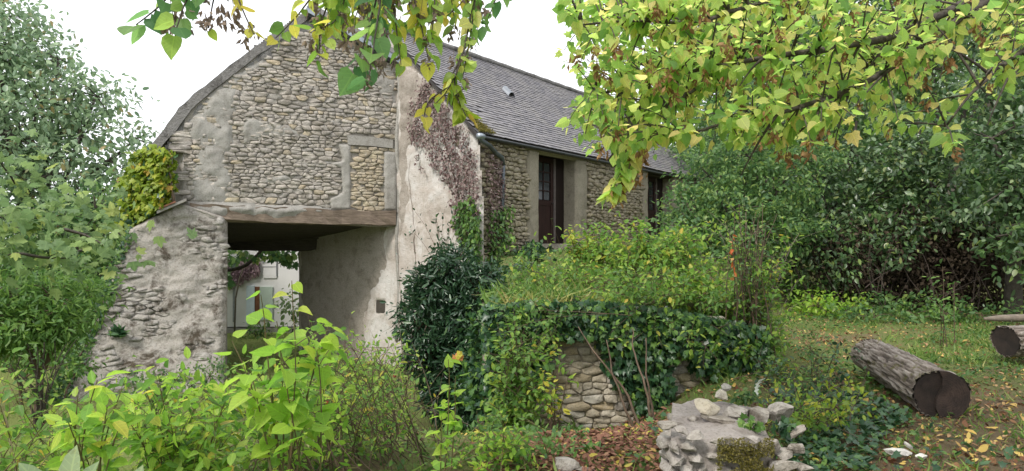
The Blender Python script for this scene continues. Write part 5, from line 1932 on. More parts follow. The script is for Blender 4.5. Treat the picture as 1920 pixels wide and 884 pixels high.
# the long spray that hangs before the side wall
for path in ([(1200, 200, 3.6), (1195, 270, 3.5), (1180, 320, 3.45), (1150, 372, 3.4)], [(1180, 220, 3.55), (1178, 280, 3.5), (1160, 330, 3.42), (1140, 365, 3.4)]):
    q = tubepath(path, 14, .006); wg.tube(q, np.linspace(.006, .002, 14), 4, False)
    stem_leaves(L, 'heart', 'lf_lime', q, 30, .078, .2, 1, .9, jit=.3)
    seeds += [q[6], q[9], q[8] + [.03, 0, -.02], q[11]]
stuff(wg.build('twigs', M['bark_branch'], lt))
hang_seeds(lt, seeds, 'seed', .95)
L.build(lt, 300, minpx=10)

# ------- the second tree, whose trunk stands behind: its sprays hang in at the top
tb2 = np.array([-2.6, -2.2, -.05])
l2 = thing('lime_tree', 'tree overhead whose leafy sprays hang down before the gable', 'tree', tb2)
tk = Geo(); tk.tube(bez(tb2, tb2 + [.1, 0, 1.8], tb2 + [.2, .3, 3.8], 10), np.linspace(.17, .11, 10), 10); tk.build('trunk', M['bark_branch'], l2)
top = tb2 + np.array([.2, .3, 3.8])
hub = P(640, -330, 2.6)
q = bez(top, (top + hub) / 2 + [0, 0, .4], hub, 14)
g = Geo(); g.tube(q, np.linspace(.09, .03, 14), 8); g.build('limb', M['bark_branch'], l2)
L = Leaves(); wg = Geo(); sd = []; sdg = []
sprays = [  # path, leaf size, number, material, seed heads
    ([(400, -180, 2.4), (335, -30, 2.35), (300, 15, 2.3), (262, 45, 2.25)], .088, 13, 'lf_spray_green', 1),
    ([(420, -160, 2.4), (370, -40, 2.3), (345, 20, 2.25), (335, 55, 2.2)], .088, 14, 'lf_spray_green', 1),
    ([(470, -160, 2.6), (445, -20, 2.6), (465, 30, 2.55), (482, 62, 2.5)], .06, 8, 'lf_yellow', 2),
    ([(440, -160, 2.6), (400, -30, 2.6), (392, 20, 2.6), (388, 50, 2.6)], .05, 3, 'lf_spray', 3),
    ([(640, -200, 2.6), (600, -20, 2.6), (555, 40, 2.6), (520, 78, 2.55)], .066, 16, 'lf_spray', 1),
    ([(640, -200, 2.6), (625, -20, 2.6), (600, 60, 2.6), (600, 115, 2.55)], .064, 20, 'lf_spray', 1),
    ([(660, -200, 2.6), (650, -20, 2.6), (640, 40, 2.6), (590, 60, 2.55)], .068, 22, 'lf_spray', 1),
    ([(700, -200, 2.5), (712, -10, 2.45), (690, 60, 2.35), (665, 130, 2.25)], .095, 17, 'lf_spray_green', 2),
    ([(700, -200, 2.5), (716, 0, 2.4), (700, 70, 2.3), (690, 140, 2.2)], .105, 11, 'lf_spray_green', 3),
    ([(740, -180, 2.7), (735, -20, 2.7), (745, 60, 2.7), (752, 120, 2.65)], .068, 22, 'lf_spray', 3),
    ([(760, -180, 2.7), (770, -20, 2.7), (790, 50, 2.7), (800, 110, 2.7)], .072, 20, 'lf_spray', 2),
    ([(800, -180, 2.8), (820, -30, 2.8), (800, 20, 2.8), (760, 50, 2.75)], .072, 22, 'lf_spray', 1),
    ([(880, -160, 2.8), (893, -20, 2.8), (878, 70, 2.75), (862, 140, 2.7)], .066, 15, 'lf_lime', 3),
    ([(880, -160, 2.8), (886, 0, 2.8), (868, 100, 2.72), (838, 175, 2.66), (815, 190, 2.64)], .062, 13, 'lf_lime', 1),
    ([(868, 100, 2.72), (850, 160, 2.68), (862, 190, 2.66), (876, 218, 2.65)], .068, 14, 'lf_creeper', 0),
    ([(868, 100, 2.72), (840, 165, 2.68), (800, 188, 2.66), (790, 225, 2.65)], .055, 10, 'lf_yellow', 0),
    ([(960, -120, 3.0), (945, -30, 3.0), (925, 10, 3.0), (912, 38, 3.0)], .075, 12, 'lf_spray_green', 0),
    ([(700, -160, 2.9), (680, -40, 2.9), (675, 10, 2.9), (660, 40, 2.9)], .07, 18, 'lf_spray', 2),
    ([(560, -160, 2.9), (590, -40, 2.9), (620, 0, 2.9), (640, 30, 2.9)], .066, 14, 'lf_lime', 0),
    ([(830, -160, 2.9), (850, -40, 2.9), (840, 0, 2.9), (850, 45, 2.9)], .07, 16, 'lf_spray', 1),
]
for k in range(12):
    x0 = rng.uniform(570, 890); x1 = x0 + rng.normal() * 40; y1 = rng.uniform(15, 75); dd_ = rng.uniform(2.7, 3.3)
    sprays.append(([(x0, -160, dd_), ((x0 + x1) / 2, -40, dd_), (x1, 0, dd_), (x1 + rng.normal() * 15, y1, dd_)], .068, 14, ('lf_spray', 'lf_lime', 'lf_yellow', 'lf_spray_green')[k % 4], 1))
for path, sz, nl, mat, ns in sprays:
    q = tubepath(path, 16, .004)
    if path[0][1] < -50:
        q = np.concatenate([bez(hub, (hub + q[0]) / 2 + [0, 0, .1], q[0], 6)[:-1], q])
        wg.tube(q, np.r_[np.linspace(.014, .007, 5), np.linspace(.007, .002, 16)], 5, False)
    else:
        wg.tube(q, np.linspace(.004, .0018, 16), 4, False)
    vis = q[-13:]
    stem_leaves(L, 'heart', mat, vis, int(nl * (1.2 if sz < .08 else 1.1)), sz * .95, .15, 1.0, .8, jit=.35, petiole=.25)
    for k in range(ns * 2):
        (sdg if path[0][0] < 780 else sd).append(vis[rng.integers(4, 12)] + np.array([rng.normal() * .02, 0, -.03]))
stuff(wg.build('twigs', M['bark_branch'], l2))
hang_seeds(l2, sdg, 'seed_grey', .8)
hang_seeds(l2, sd, 'seed_grey', .7)
L.build(l2, 300, minpx=10)

# vine leaves behind the rear lintel
vn = thing('grape_vine', 'vine with dark crooked branch under the rear lintel of the passage', 'vine', P(440, 505, 16.6))
g = Geo(); g.tube(tubepath([(395, 510, 16.5), (430, 508, 16.6), (455, 503, 16.7), (474, 490, 16.8), (488, 474, 16.9), (498, 455, 17)], 14, .01), np.linspace(.05, .04, 14), 7); g.build('branch', M['bark_branch'], vn)
L = Leaves()
for (x0, x1, y0, y1, n) in ((425, 588, 468, 486, 90), (520, 556, 480, 498, 24), (424, 440, 480, 498, 16), (570, 586, 480, 520, 30), (575, 588, 520, 600, 24), (424, 436, 515, 540, 8)):
    pos = np.stack([P(rng.uniform(x0, x1), rng.uniform(y0, y1), rng.uniform(16.6, 17.4)) for _ in range(n)])
    y, nn = hang(n, jit=.4)
    L.add('maple', 'lf_maple' if x0 > 569 else 'lf_horn', pos, nrm(y + [0, 0, -.6]), nrm(nn * .5 + [0, -1, 0]), rng.uniform(.12, .22, n))
L.build(vn, 300, minpx=7)
for lab, px, d, w_, h, mt in (('pale green shrub beside the white house door', 545, 18.3, .7, 1.2, 'lf_maple'), ('low green plant at the foot of the white house', 478, 18.7, .35, .35, 'lf_horn')):
    c = on_ground(px, d)
    tree('yard_shrub', lab, 'shrub', c, .02, [(c + [0, 0, h * .6], (w_ * .5, .5, h * .55)), (c + [w_ * .35, 0, h * .35], (w_ * .4, .4, h * .3))], 'oval', mt, .16, 60, 12, .15, minpx=7)

# ------- plants in the foreground
Fg = []
shrub('tall_sapling', 'tall sapling with big round yellow green leaves before the passage', 'sapling', on_ground(560, 3.3), [P(548, 530, 3.2), P(490, 560, 3.15), P(500, 640, 3.1), P(585, 600, 3.3), P(555, 690, 3.1), P(470, 700, 3.1), P(520, 600, 3.25), P(600, 650, 3.4), P(440, 640, 3.2), P(530, 660, 3.0), P(620, 610, 3.5)], 'heart', 'lf_fore', .105, 10, stemmat='stem_green', sr=.006, side=1, t0=.5, droop=.45, sub=.15, lean=.05, spread=.08)
shrub('pinnate_sapling', 'bright sapling with layered oval leaves before the buttress', 'sapling', on_ground(165, 3.0), [P(178, 715, 2.8), P(130, 800, 2.7), P(200, 760, 2.85), P(235, 790, 2.9), P(150, 740, 2.8), P(225, 730, 2.95)], 'oval', 'lf_fore', .095, 11, stemmat='stem_green', sr=.006, side=1, t0=.55, droop=.1, sub=.15, lean=.05)
shrub('spreading_shrub', 'wide yellow green shrub with reddish berries left of the tall sapling', 'shrub', on_ground(340, 3.5), tipset(44, 225, 440, 690, 880, 3.0, 4.0), 'oval', 'lf_fore', .072, 11, stemmat='stem_green', sr=.004, side=4, mats2=('lf_rose', .4), lean=.1)
shrub('foreground_shrub', 'dense light green shrub with twiggy stems below the passage', 'shrub', on_ground(560, 4.2), tipset(12, 415, 640, 640, 720, 3.6, 5.0) + tipset(32, 415, 640, 720, 875, 3.5, 5.0), 'oval', 'lf_fore', .066, 10, stemmat='stem_brown', sr=.004, side=3, t0=.45, mats2=('lf_rose', .55), lean=.1, spread=.35)
shrub('rose_thicket', 'thicket of many thin reddish stems with small leaves before the laurel', 'rose bush', on_ground(700, 4.6), tipset(74, 560, 775, 640, 850, 3.8, 5.2), 'oval', 'lf_rose', .046, 5, stemmat='stem_brown', sr=.0045, side=4, t0=.6, lean=.05, spread=.35, minpx=9)
shrub('passage_shrub', 'leafy shrub standing at the right of the passage mouth', 'shrub', on_ground(655, 8.6), tipset(26, 570, 745, 610, 740, 8, 9.4), 'oval', 'lf_rose', .085, 10, sr=.007, side=4, spread=.4, minpx=8, mats2=('lf_fore', .5))
shrub('mid_shrub', 'mid green bush spreading in front of the passage floor', 'shrub', on_ground(640, 7), tipset(34, 430, 730, 690, 790, 6, 7.8), 'oval', 'lf_rose', .075, 11, sr=.006, side=4, spread=.5, minpx=8)
shrub('leaning_stem', 'single tall stem with round green leaves and a brown curled tip', 'sapling', on_ground(835, 3.4), [P(838, 672, 3.3), P(858, 700, 3.35), P(830, 780, 3.3)], 'heart', 'lf_fore', .062, 11, stemmat='stem_green', sr=.005, side=1, t0=.3, sub=.1, lean=.05)
tip = thing('curled_leaf', 'brown and yellow curled leaf at the tip of the leaning stem', 'leaf', P(858, 678, 3.3))
g = Geo(); v, t_ = TPL['maple']; v = v.copy(); v[:, 2] += .35 * np.sin(v[:, 0] * 5) + .2 * v[:, 1] ** 2
me = mesh('blade', v * .052, t_, M['lf_red']); o = obj('blade', me, tip); o.rotation_euler = (1.2, .3, .6)
v2 = v.copy(); me = mesh('blade', v2 * .040, t_, M['lf_yellow']); o = obj('blade', me, tip, (.015, -.02, .02)); o.rotation_euler = (1.0, -.4, .2)
shrub('foreground_herb', 'bushy pale green herb at the bottom beside the litter', 'herb', on_ground(930, 4.4), tipset(40, 870, 1000, 770, 884, 4.1, 4.8), 'oval', 'lf_fore', .055, 11, stemmat='stem_green', sr=.004, side=2, spread=.25, mats2=('lf_bush', .6))
shrub('corner_weed', 'mixed weeds with thin stems in the lower left corner', 'weed', on_ground(40, 3.4), tipset(50, -40, 240, 730, 884, 2.9, 4.4), 'oval', 'lf_rose', .062, 10, stemmat='stem_green', sr=.004, side=2, spread=.3)
sg = thing('pale_plant', 'plant with large pale soft leaves at the lower left edge', 'plant', on_ground(100, 1.7))
L = Leaves(); ps = []
for (px, py, d, yx, sz) in ((90, 925, 1.6, (-.5, -.2, .75), .10), (130, 915, 1.62, (.15, -.1, .9), .105), (60, 925, 1.58, (-.8, -.2, .5), .095), (170, 930, 1.66, (.6, -.1, .6), .09), (150, 930, 1.7, (.3, 0, .8), .09), (250, 930, 1.75, (.2, 0, .9), .08)):
    p = P(px, py, d); L.add('oval', 'lf_sage', p[None], nrm(np.array([yx])), nrm(np.array([[.1, -.6, .7]])), np.array([sz]))
    g = Geo(); g.tube(bez(on_ground(110, 1.7), P(px * .6 + 50, 1000, 1.68), p, 8), .004, 5); g.build('stem', M['stem_green'], sg)
L.build(sg, 50)
for k, (px, py, d, lab) in enumerate(((208, 850, 2.9, 'red rose hip low on the left foreground stems'), (613, 755, 4.2, 'red rose hip among the twigs below the passage'), (590, 755, 4.3, 'orange rose hip left of the other one in the twigs'), (690, 780, 4.4, 'red rose hip in the thicket before the laurel'), (740, 705, 4.6, 'dark red rose hip high in the thicket'))):
    h = thing('rose_hip', lab, 'rose hip', P(px, py, d), 'rose hips on the foreground stems')
    g = Geo(); c = P(px, py, d); g.tube([c + [0, 0, .012], c + [0, 0, .008], c, c + [0, 0, -.010], c + [0, 0, -.015]], [.003, .010, .012, .008, .003], 8); g.build('fruit', M['hip'], h)
    g = Geo(); g.tube([c + [0, 0, .012], c + [.01, .01, .06]], .002, 4); g.build('stalk', M['stem_brown'], h)

# ------- broken wall, rocks
import bmesh
def rock_mesh(seed, r, mat, sub=3, box=.42, rough=.22):
    bm = bmesh.new(); bmesh.ops.create_icosphere(bm, subdivisions=sub, radius=1)
    rr = np.random.default_rng(seed); o3 = rr.random(3) * 50
    pl_ = [(nrm(rr.normal(size=3)), rr.uniform(.52, .9)) for _ in range(16)]
    for v in bm.verts:
        c = np.array(v.co)
        c = np.sign(c) * np.abs(c) ** box
        for n_, dd in pl_:
            e = c @ n_ - dd
            if e > 0:
                c = c - n_ * e
        k = 1 + rough * .6 * (float(fbm(c[0] * 2 + o3[0], c[1] * 2 + c[2] * 1.7 + o3[1], seed, 4)) - .5) * 2
        v.co = (c * k * np.asarray(r)).tolist()
    me = bpy.data.meshes.new('rock'); bm.to_mesh(me); bm.free()
    me.materials.append(M[mat])
    me.polygons.foreach_set('use_smooth', [False] * len(me.polygons)); me.update()
    return me


ruin = thing('broken_wall', 'broken pale stone wall end with moss at the bottom right', 'wall', (1.3, 4.3, 0))
def rpart(name, px, py, d, r, seed, mat='stone_pale', rot=(0, 0, 0), **kw):
    o = obj(name, rock_mesh(seed, r, mat, **kw), ruin, (P(px, py, d) - off(ruin)).tolist()); o.rotation_euler = rot
    return o


g = Geo()
n1, n2 = 50, 46
x_ = np.linspace(.93, 1.62, n1); y_ = np.linspace(4.02, 5.0, n2)
XX, YY = np.meshgrid(x_, y_)
ex_ = np.minimum(np.minimum(XX - .93, 1.62 - XX), np.minimum(YY - 4.02, 5.2 - YY))
ZZ = .31 - .06 * sstep(1.35, 1.6, XX) + (fbm(XX * 7, YY * 7, 71, 5) - .5) * .07 - .5 * (1 - sstep(-.01, .03, ex_))
core_v = np.stack([XX.ravel() + .25 * (YY.ravel() - 4.02), YY.ravel(), ZZ.ravel()], 1)
i = (np.arange(n2 - 1)[:, None] * n1 + np.arange(n1 - 1)[None]).ravel()
g.add(core_v, np.concatenate([np.stack([i, i + 1, i + 1 + n1], -1), np.stack([i, i + 1 + n1, i + n1], -1)]))
g.build('mortar_bed', stone_mat('bed', [(0, (.30, .265, .25)), (1, (.32, .285, .265))], lichen=(.16, .13, .11), amount=.55, light=(.42, .385, .37), bs=.9), ruin)
sd_ = 200
# left end and front courses
for row, (z, hh) in enumerate(((.275, .035), (.205, .04), (.13, .04), (.05, .045), (-.03, .04))):
    x = .925 - .012 * (row % 2) + rng.normal() * .01
    k = 0
    while x < 1.62:
        wv = rng.uniform(.07, .15)
        px_y = 3.985 + rng.normal() * .012
        if not (row < 4 and 1.2 < x < 1.5 and rng.random() < .45) and not (row == 0 and 1.05 < x < 1.22):
            c = np.array([x + wv / 2, px_y + .05, z - .05 * (x > 1.45)])
            o = obj('stone', rock_mesh(sd_, (wv / 2 * 1.0, .085, hh * rng.uniform(.8, 1.0)), 'stone_pale', sub=3, box=.3, rough=.3), ruin, (c - off(ruin)).tolist())
            o.rotation_euler = (rng.normal() * .05, rng.normal() * .06, rng.normal() * .06)
            sd_ += 1
        x += wv + .004
# stones along the left end going back
for k, yy in enumerate((4.15, 4.3, 4.45, 4.62)):
    for row, z in enumerate((.27, .19, .11, .03)):
        c = np.array([.96 + .06 * k + rng.normal() * .01, yy, z])
        o = obj('stone', rock_mesh(sd_, (.07, .085, .04), 'stone_pale'), ruin, (c - off(ruin)).tolist()); o.rotation_euler = (rng.normal() * .05, rng.normal() * .05, rng.normal() * .2)
        sd_ += 1
# upper course and loose stones, rounded mossy ones in front
for (px, py, d, r, mt, rot) in ((1327, 765, 4.5, (.105, .09, .055), 'stone_cream', (0, .05, .1)), (1345, 790, 4.42, (.12, .08, .03), 'stone_pale', (0, .1, 0)), (1378, 778, 4.55, (.11, .09, .07), 'stone_pale', (0, 0, .4)),
                                (1418, 775, 4.6, (.085, .09, .065), 'stone_pale', (.1, 0, 0)), (1455, 772, 4.6, (.11, .10, .075), 'stone_pale', (0, -.1, .2)), (1352, 742, 4.85, (.05, .05, .04), 'stone_cream', (.2, .3, 0)), (1362, 728, 4.9, (.06, .05, .03), 'stone_pale', (0, -.4, .3)),
                                (1300, 784, 4.5, (.05, .05, .02), 'stone_pale', (0, .1, .3)), (1255, 797, 4.06, (.06, .07, .022), 'stone_pale', (0, -.15, .1)), (1278, 808, 3.98, (.05, .06, .022), 'stone_pale', (.1, .3, .2)), (1305, 816, 3.97, (.065, .06, .03), 'stone_pale', (.1, .2, 0)),
                                (1350, 826, 3.96, (.075, .06, .035), 'stone_pale', (0, -.1, 0)), (1410, 825, 3.96, (.085, .07, .042), 'stone_pale', (0, .05, 0)), (1452, 838, 4.0, (.05, .05, .05), 'stone_pale', (0, 0, .5)),
                                (1497, 808, 4.25, (.075, .06, .024), 'stone_pale', (0, -.5, .2)), (1492, 842, 4.05, (.075, .06, .035), 'stone_pale', (0, .1, .1)), (1465, 872, 3.95, (.09, .07, .04), 'stone_pale', (.1, 0, 0)), (1505, 878, 4.0, (.06, .06, .03), 'stone_pale', (0, .2, 0))):
    rpart('stone', px, py, d, r, sd_, mt, rot); sd_ += 1
L = Leaves()
n = 4200
px = rng.uniform(1345, 1450, n); py = 884 - rng.random(n) * 62
k = vnoise(px * .05, py * .08, 3) > .36
pos = np.stack([P(a, b_, 3.93 + rng.normal() * .02) for a, b_ in zip(px[k], py[k])])
L.add('rhomb', 'moss', pos, nrm(rng.normal(size=pos.shape) + [0, -1, .2]), rvec(len(pos)), rng.uniform(.008, .02, len(pos)))
L.build(ruin, 0, mass='moss')
rk = thing('pale_rock', 'pale pitted rock lying in the litter at the bottom', 'rock', P(1058, 884, 4.35))
o = obj('body', rock_mesh(901, (.085, .10, .06), 'stone_pale'), rk, (0, 0, .05)); o.rotation_euler = (0, .15, .3)
o = obj('flake', rock_mesh(905, (.10, .05, .018), 'stone_pale'), rk, (.11, -.02, .02)); o.rotation_euler = (0, .25, .1)
rk = thing('grey_rock', 'grey flat rock on the path beyond the rose bush', 'rock', on_ground(1575, 15.2))
o = obj('body', rock_mesh(911, (.26, .2, .16), 'stone_grey'), rk, (0, 0, .08))

# bleached bone-like piece
bn = thing('white_driftwood', 'white bleached curled piece of wood or bone lying by the ivy', 'driftwood', P(1700, 868, 4.55))
M['bone_grey'] = M['bone']
dz = 4.55
def bpart(name, px, py, r, seed, rot):
    o = obj(name, rock_mesh(seed, r, 'bone', sub=3, box=.8, rough=.35), bn, (P(px, py, dz) - off(bn)).tolist()); o.rotation_euler = rot
bpart('shaft', 1685, 848, (.115, .034, .030), 951, (.2, .10, .1))
bpart('knuckle', 1728, 856, (.050, .035, .030), 957, (.3, -.2, .5))
bpart('prong', 1704, 836, (.045, .018, .016), 954, (0, .75, .2))
jl = thing('pale_jagged_leaf', 'pale jagged dry leaf standing on the broken wall', 'leaf', P(1420, 742, 4.7))
g = Geo()
outl = [(0, 0), (.10, .12), (.03, .2), (.16, .34), (.06, .40), (.24, .56), (.12, .62), (.34, .80), (.22, .84), (.46, 1.05), (.14, .92), (.05, .70), (-.05, .66), (.0, .52), (-.10, .44), (-.04, .34), (-.14, .22), (-.06, .16)]
v = np.array([(a * .12, .02 * math.sin(b_ * 3), b_ * .115) for a, b_ in outl]); v2 = v + [0, .006, 0]
n = len(v)
T = [(i, (i + 1) % n, n + (i + 1) % n) for i in range(n)] + [(i, n + (i + 1) % n, n + i) for i in range(n)]
fc = [tuple(range(n)), tuple(range(2 * n - 1, n - 1, -1))]
pydata('blade', np.concatenate([v, v2]), fc + T, plain('pale_leaf', (.46, .50, .44), .7, var=.2), jl)

# ------- logs
def log(name, label, a, b, r0, r1, parent_group=None, dark_end=True, seed=0):
    a, b = np.array(a, float), np.array(b, float)
    t = thing(name, label, 'log', a - [0, 0, r0])
    z = nrm(b - a); x = nrm(np.cross([0, 0, 1.], z)); y = np.cross(z, x)
    ns, nr2 = 90, 60
    th = np.linspace(0, 2 * math.pi, ns, endpoint=False); ss = np.linspace(0, 1, nr2)
    TH, SS = np.meshgrid(th, ss)
    ln = np.linalg.norm(b - a)
    c1, s1 = np.cos(TH), np.sin(TH)
    fis = np.abs(fbm(np.cos(TH) * 5.5 + SS * 1.1, np.sin(TH) * 5.5 + SS * ln * 1.3, 87 + seed, 4) - .5) * 2
    fis2 = np.abs(vnoise(TH * 14 + np.sin(SS * 13) * .7, SS * ln * 2.6 + TH * 2, 89 + seed) - .5) * 2
    fmask = np.minimum(sstep(0, .22, fis), sstep(0, .4, fis2))
    rid = fbm(TH * 9 + .35 * np.sin(SS * 9), SS * ln * 2.2, 81 + seed, 4)
    rid2 = np.abs(vnoise(TH * 11 + SS * 1.5, SS * ln * 3.4, 83 + seed) - .5) * 2
    rad = (r0 + (r1 - r0) * SS) * (1 + .05 * np.sin(TH * 2 + 1) + .03 * np.sin(TH * 3 + SS * 2)) + (rid - .5) * .035 - (1 - fmask) * .022
    loc = np.stack([rad * c1, rad * s1, SS * ln], -1).reshape(-1, 3)
    i = (np.arange(nr2 - 1)[:, None] * ns + np.arange(ns)[None]).ravel()
    j = (np.arange(nr2 - 1)[:, None] * ns + (np.arange(ns)[None] + 1) % ns).ravel()
    q = np.stack([i, j, j + ns, i + ns], -1)
    me = mesh('bark', loc, q, M['log_bark'], True, np.clip(fmask.ravel() * .8 + rid.ravel() * .3, 0, 1))
    B = np.stack([x, y, z], 1)
    mt = Matrix(B.tolist()).to_4x4(); mt.translation = Vector([0, 0, r0])
    o = obj('bark', me, t); o.matrix_basis = mt
    for nm, k, zz, sgn in (('end_face', 0, .012, -1), ('far_end', nr2 - 1, ln - .012, 1)):
        ring = loc[k * ns:(k + 1) * ns].mean(0) * [1, 1, 0] + np.c_[np.cos(th) * (np.median(np.linalg.norm(loc[k * ns:(k + 1) * ns, :2], axis=1)) * (.985 + .012 * np.sin(3 * th))), np.sin(th) * (np.median(np.linalg.norm(loc[k * ns:(k + 1) * ns, :2], axis=1)) * (.985 + .012 * np.sin(2 * th))), np.full(ns, zz)]
        mid = ring * [.5, .5, 1]
        V = np.concatenate([ring, mid, [[0, 0, zz]]])
        T = []
        for p in range(ns):
            q_ = (p + 1) % ns
            T += [(p, q_, ns + q_), (p, ns + q_, ns + p), (ns + p, ns + q_, 2 * ns)]
        T = np.array(T)
        if sgn < 0:
            T = T[:, ::-1]
        o = obj(nm, mesh(nm, V, T, M['log_end'], False), t); o.matrix_basis = mt
    # raised slab of the split end
    if dark_end:
        k0 = np.c_[np.cos(th) * r0 * .95, np.sin(th) * r0 * .95, np.zeros(ns)]
        w = B @ k0.T
        keep = [p for p in range(ns) if (k0[p] @ (B.T @ np.array([1, 0, 0]))) > r0 * -.12]
        # order round the rim
        ang = sorted(keep, key=lambda p: (math.atan2(w[2, p], w[0, p])))
        rim = [k0[p] for p in ang]
        up_ = B.T @ np.array([0, 0, 1.]); rt = B.T @ np.array([1., 0, 0])
        top_ = rim[-1]; bot_ = rim[0]
        crack = [top_ + (bot_ - top_) * f + rt * (.03 * math.sin(f * 7)) for f in (.15, .35, .55, .75, .9)]
        ring = rim + crack
        n = len(ring)
        V = [np.array([p[0], p[1], -.022]) for p in ring] + [np.array([p[0], p[1], .02]) for p in ring]
        Fc = [tuple(range(n))] + [tuple(range(2 * n - 1, n - 1, -1))] + [(p, (p + 1) % n, n + (p + 1) % n, n + p) for p in range(n)]
        o = pydata('split_slab', V, Fc, M['log_end2'], t); o.matrix_basis = mt
    return t


log('fallen_log', 'big cut log with ridged grey bark and dark split end', P(1765, 742, 5.7), P(1632, 666, 7.5), .225, .20)
log('short_log', 'shorter log lying at the right edge under a plank', P(1884, 640, 8.2), P(2010, 636, 8.4), .20, .20, dark_end=False, seed=5)
pk = thing('plank', 'weathered pale plank lying beside the short log', 'plank', P(1880, 605, 9.2))
g = Geo()
a, b_ = P(1845, 598, 9.3), P(2080, 596, 9.2)
pts = bez(a, (a + b_) / 2 + [0, 0, .01], b_, 10)
g.tube(pts, np.r_[.02, .045, np.full(8, .055)], 7)
g.build('board', M['stem_grey'], pk)
g = Geo(); q = (a + b_) / 2
g.tube([np.array([q[0], q[1], float(hgt(q[0], q[1]))]), q], .09, 8); g.build('support', M['log_bark'], pk)

# ------- ground: litter, grass, ground cover
def scatter(n, x0, x1, y0, y1, dens):
    """random places on the ground with a density from their pixel and position"""
    # more of them close by
    yy = y0 + (y1 - y0) * rng.random(n) ** 1.35
    xx = rng.uniform(x0, x1, n)
    zz = hgt(xx, yy)
    p = np.stack([xx, yy, zz], 1)
    px = to_px(p)
    return p[rng.random(n) < dens(p, px)]


def lay(name, label, cat, p, tpl, mat, size, lift=.012, tilt=.35, mat2=None, upy=.15):
    n = len(p)
    a = rng.random(n) * 2 * math.pi
    y = nrm(np.c_[np.cos(a), np.sin(a), rng.normal(size=n) * tilt + upy])
    nn = nrm(np.c_[rng.normal(size=(n, 2)) * tilt, np.ones(n)])
    V, T, t = leaf_geo(tpl, p + np.c_[np.zeros((n, 2)), lift + rng.random(n) * .02], y, nn, size * rng.uniform(.5, 1.25, n), rng.random(n))
    o = stuff(obj(name, mesh(name, V, T, M[mat], True, t)))
    o['label'] = label; o['category'] = cat
    return o


red = [(1050, 792), (1240, 795), (1245, 884), (1000, 884), (1010, 830)]
def d_red(p, px):
    return np.where(inpoly(px, [(1040, 780), (1250, 785), (1255, 900), (990, 900), (990, 830)]), .9, np.where((p[:, 0] > -.2) & (p[:, 0] < 1.7) & (p[:, 1] < 7.5), .35, .03))


lay('fallen_leaves', 'reddish brown fallen leaves heaped below the retaining wall', 'leaves', scatter(9000, -.4, 2.0, 4.0, 7.6, d_red), 'oval', 'lf_litter_red', .055)
def d_brown(p, px):
    f = fbm(p[:, 0] * 1.1, p[:, 1] * .9, 101, 3) * .55 + fbm(p[:, 0] * 4.5, p[:, 1] * 3.5, 103, 3) * .45
    path = inpoly(px, [(1470, 574), (1600, 570), (1640, 590), (1600, 606), (1480, 606)]) | inpoly(px, [(1490, 618), (1620, 612), (1660, 640), (1600, 655), (1500, 660)])
    return np.clip(np.where(p[:, 0] > 1.9, .10 + sstep(.42, .6, f) * .5 + 1.0 * path + .45 * (px[:, 1] > 700), .05), 0, 1)


lay('leaf_litter', 'brown and tan fallen leaves over the clearing at the right', 'leaves', scatter(46000, -6, 12, 3.8, 18, d_brown), 'oval', 'lf_litter', .050, .006, .5)
yl = scatter(700, 2.2, 8, 4.2, 10, lambda p, px: np.where(px[:, 1] > 640, .8, .3))
lay('yellow_leaves', 'large yellow fallen leaves scattered round the logs', 'leaves', yl, 'oval', 'lf_litter', .078, .015, .5)
yl = scatter(160, -.5, 2.2, 4.2, 6.8, lambda p, px: np.full(len(p), .7))
lay('yellow_leaves', 'yellow fallen leaves on the red litter below the retaining wall', 'leaves', yl, 'oval', 'lf_yellow', .06, .03, .3)


def d_grass(p, px):
    f = fbm(p[:, 0] * .9 + 5, p[:, 1] * .8, 111, 3)
    path = inpoly(px, [(1470, 574), (1600, 570), (1640, 590), (1600, 606), (1480, 606)]) | inpoly(px, [(1490, 618), (1620, 612), (1660, 640), (1600, 655), (1500, 660)])
    return np.clip((1 - .95 * path) * (1 - .6 * (px[:, 1] > 700)) * np.where(p[:, 0] > 2.0, .25 + sstep(.34, .55, f) * .75, np.where((p[:, 0] > -.5) & (p[:, 1] < 7.6), .12, .4)), 0, 1)


gp = scatter(150000, -9, 13, 3.6, 19, d_grass)
n = len(gp)
y = nrm(np.c_[rng.normal(size=(n, 2)) * .55, np.full(n, .8)])
V, T, t = leaf_geo('blade', gp - [0, 0, .01], y, nrm(np.c_[rng.normal(size=(n, 2)), np.full(n, .3)]), rng.uniform(.04, .09, n) * (.6 + 1.3 * vnoise(gp[:, 0] * 3.1, gp[:, 1] * 3.1, 133) ** 2 * 1.6), rng.random(n))
o = stuff(obj('grass', mesh('grass', V, T, M['lf_grass'], True, t))); o['label'] = 'short grass growing in patches over the ground'; o['category'] = 'grass'
def d_cov(p, px):
    f = fbm(p[:, 0] * 1.3, p[:, 1] * 1.1, 121, 3)
    ruin_ = inpoly(px, [(1440, 700), (1560, 660), (1660, 720), (1720, 790), (1730, 830), (1640, 900), (1440, 900)])
    far_ = (p[:, 0] > 2.5) & (p[:, 1] > 7)
    return np.clip(np.where(ruin_, .9, np.where(far_, sstep(.40, .52, f) * .9, np.where(p[:, 0] < 1, sstep(.45, .6, f) * .35, .15))), 0, 1)


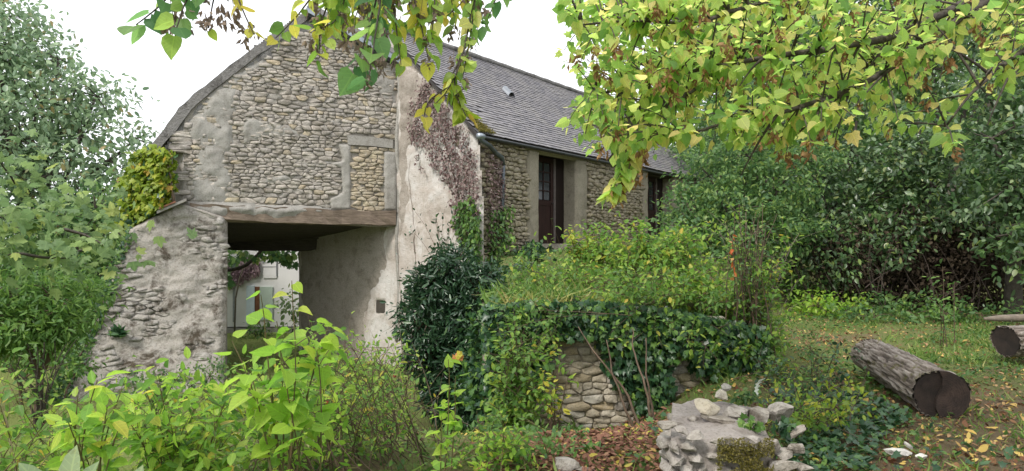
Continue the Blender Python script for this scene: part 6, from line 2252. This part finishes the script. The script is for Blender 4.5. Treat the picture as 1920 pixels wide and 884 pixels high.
cp = scatter(52000, -7, 12, 3.6, 17, d_cov)
lay('ground_cover', 'low green weeds and seedlings covering the clearing floor', 'weeds', cp, 'oval', 'lf_cover', .055, .03, .5, upy=.35)
iv = scatter(5200, 1.2, 3.4, 3.8, 6.6, lambda p, px: np.where(inpoly(px, [(1440, 700), (1560, 660), (1650, 720), (1700, 800), (1650, 840), (1640, 900), (1480, 900)]), .75, .05))
lay('ground_ivy', 'ivy carpet between the broken wall and the big log', 'ivy', iv, 'ivy', 'lf_ivy', .065, .05, .5, upy=.2)
cp = scatter(900, -.3, 1.4, 4.2, 6.2, lambda p, px: np.where(inpoly(px, [(960, 790), (1080, 800), (1120, 870), (960, 884)]), .8, .05))
lay('seedlings', 'small green seedlings among the litter left of the rosette', 'weeds', cp, 'oval', 'lf_cover', .05, .06, .5, upy=.4)
rs = thing('rosette_plant', 'blue green thistle-like rosette on the red litter', 'plant', P(1110, 860, 4.9))
L = Leaves(); n = 46; a = rng.random(n) * 6.283
L.add('laurel', 'lf_ivy_light', np.tile(P(1112, 858, 4.9), (n, 1)) + rng.normal(size=(n, 3)) * .02, nrm(np.c_[np.cos(a), np.sin(a), rng.uniform(.2, 1.3, n)]), nrm(np.c_[-np.cos(a) * .5, -np.sin(a) * .5, np.ones(n)]), rng.uniform(.08, .17, n))
L.build(rs, 100, minpx=5)
for lab, px, py, d, n, mt in (('ivy sprig on the middle of the broken wall', 1410, 800, 4.35, 40, 'lf_ivy_light'), ('ivy sprig at the right end of the broken wall', 1472, 800, 4.3, 26, 'lf_ivy'), ('leafy tuft growing behind the broken wall', 1395, 745, 4.9, 90, 'lf_horn')):
    t = thing('ivy_sprig', lab, 'ivy', P(px, py + 8, d), 'sprigs on the broken wall')
    L = Leaves(); p, _ = cloud(n, P(px, py, d - .03), (.10, .05, .06), .6)
    y, nn = hang(n); L.add('ivy' if n < 80 else 'oval', mt, p, y, nrm(nn + [0, -.7, 0]), rng.uniform(.035, .06, n)); L.build(t, 100, minpx=5)
    g = Geo(); g.tube(bez(P(px - 15, py + 12, d), P(px, py + 4, d - .05), P(px + 18, py - 6, d), 6), .003, 4); g.build('stem', M['stem_brown'], t)
shrub('bramble_runner', 'yellow leaved bramble runner trailing between broken wall and log', 'bramble', on_ground(1500, 5.2), tipset(40, 1450, 1640, 690, 800, 4.6, 6.0), 'oval', 'lf_rose', .06, 8, sr=.004, side=2, mats2=('lf_creeper', .5), spread=.25)
shrub('dark_thicket', 'dark low thicket left of the big log', 'shrub', on_ground(1500, 6.8), tipset(30, 1400, 1600, 640, 730, 6.2, 7.6), 'oval', 'lf_horn', .06, 9, sr=.005, side=3, spread=.4, mats2=('lf_ivy', .5), minpx=8)
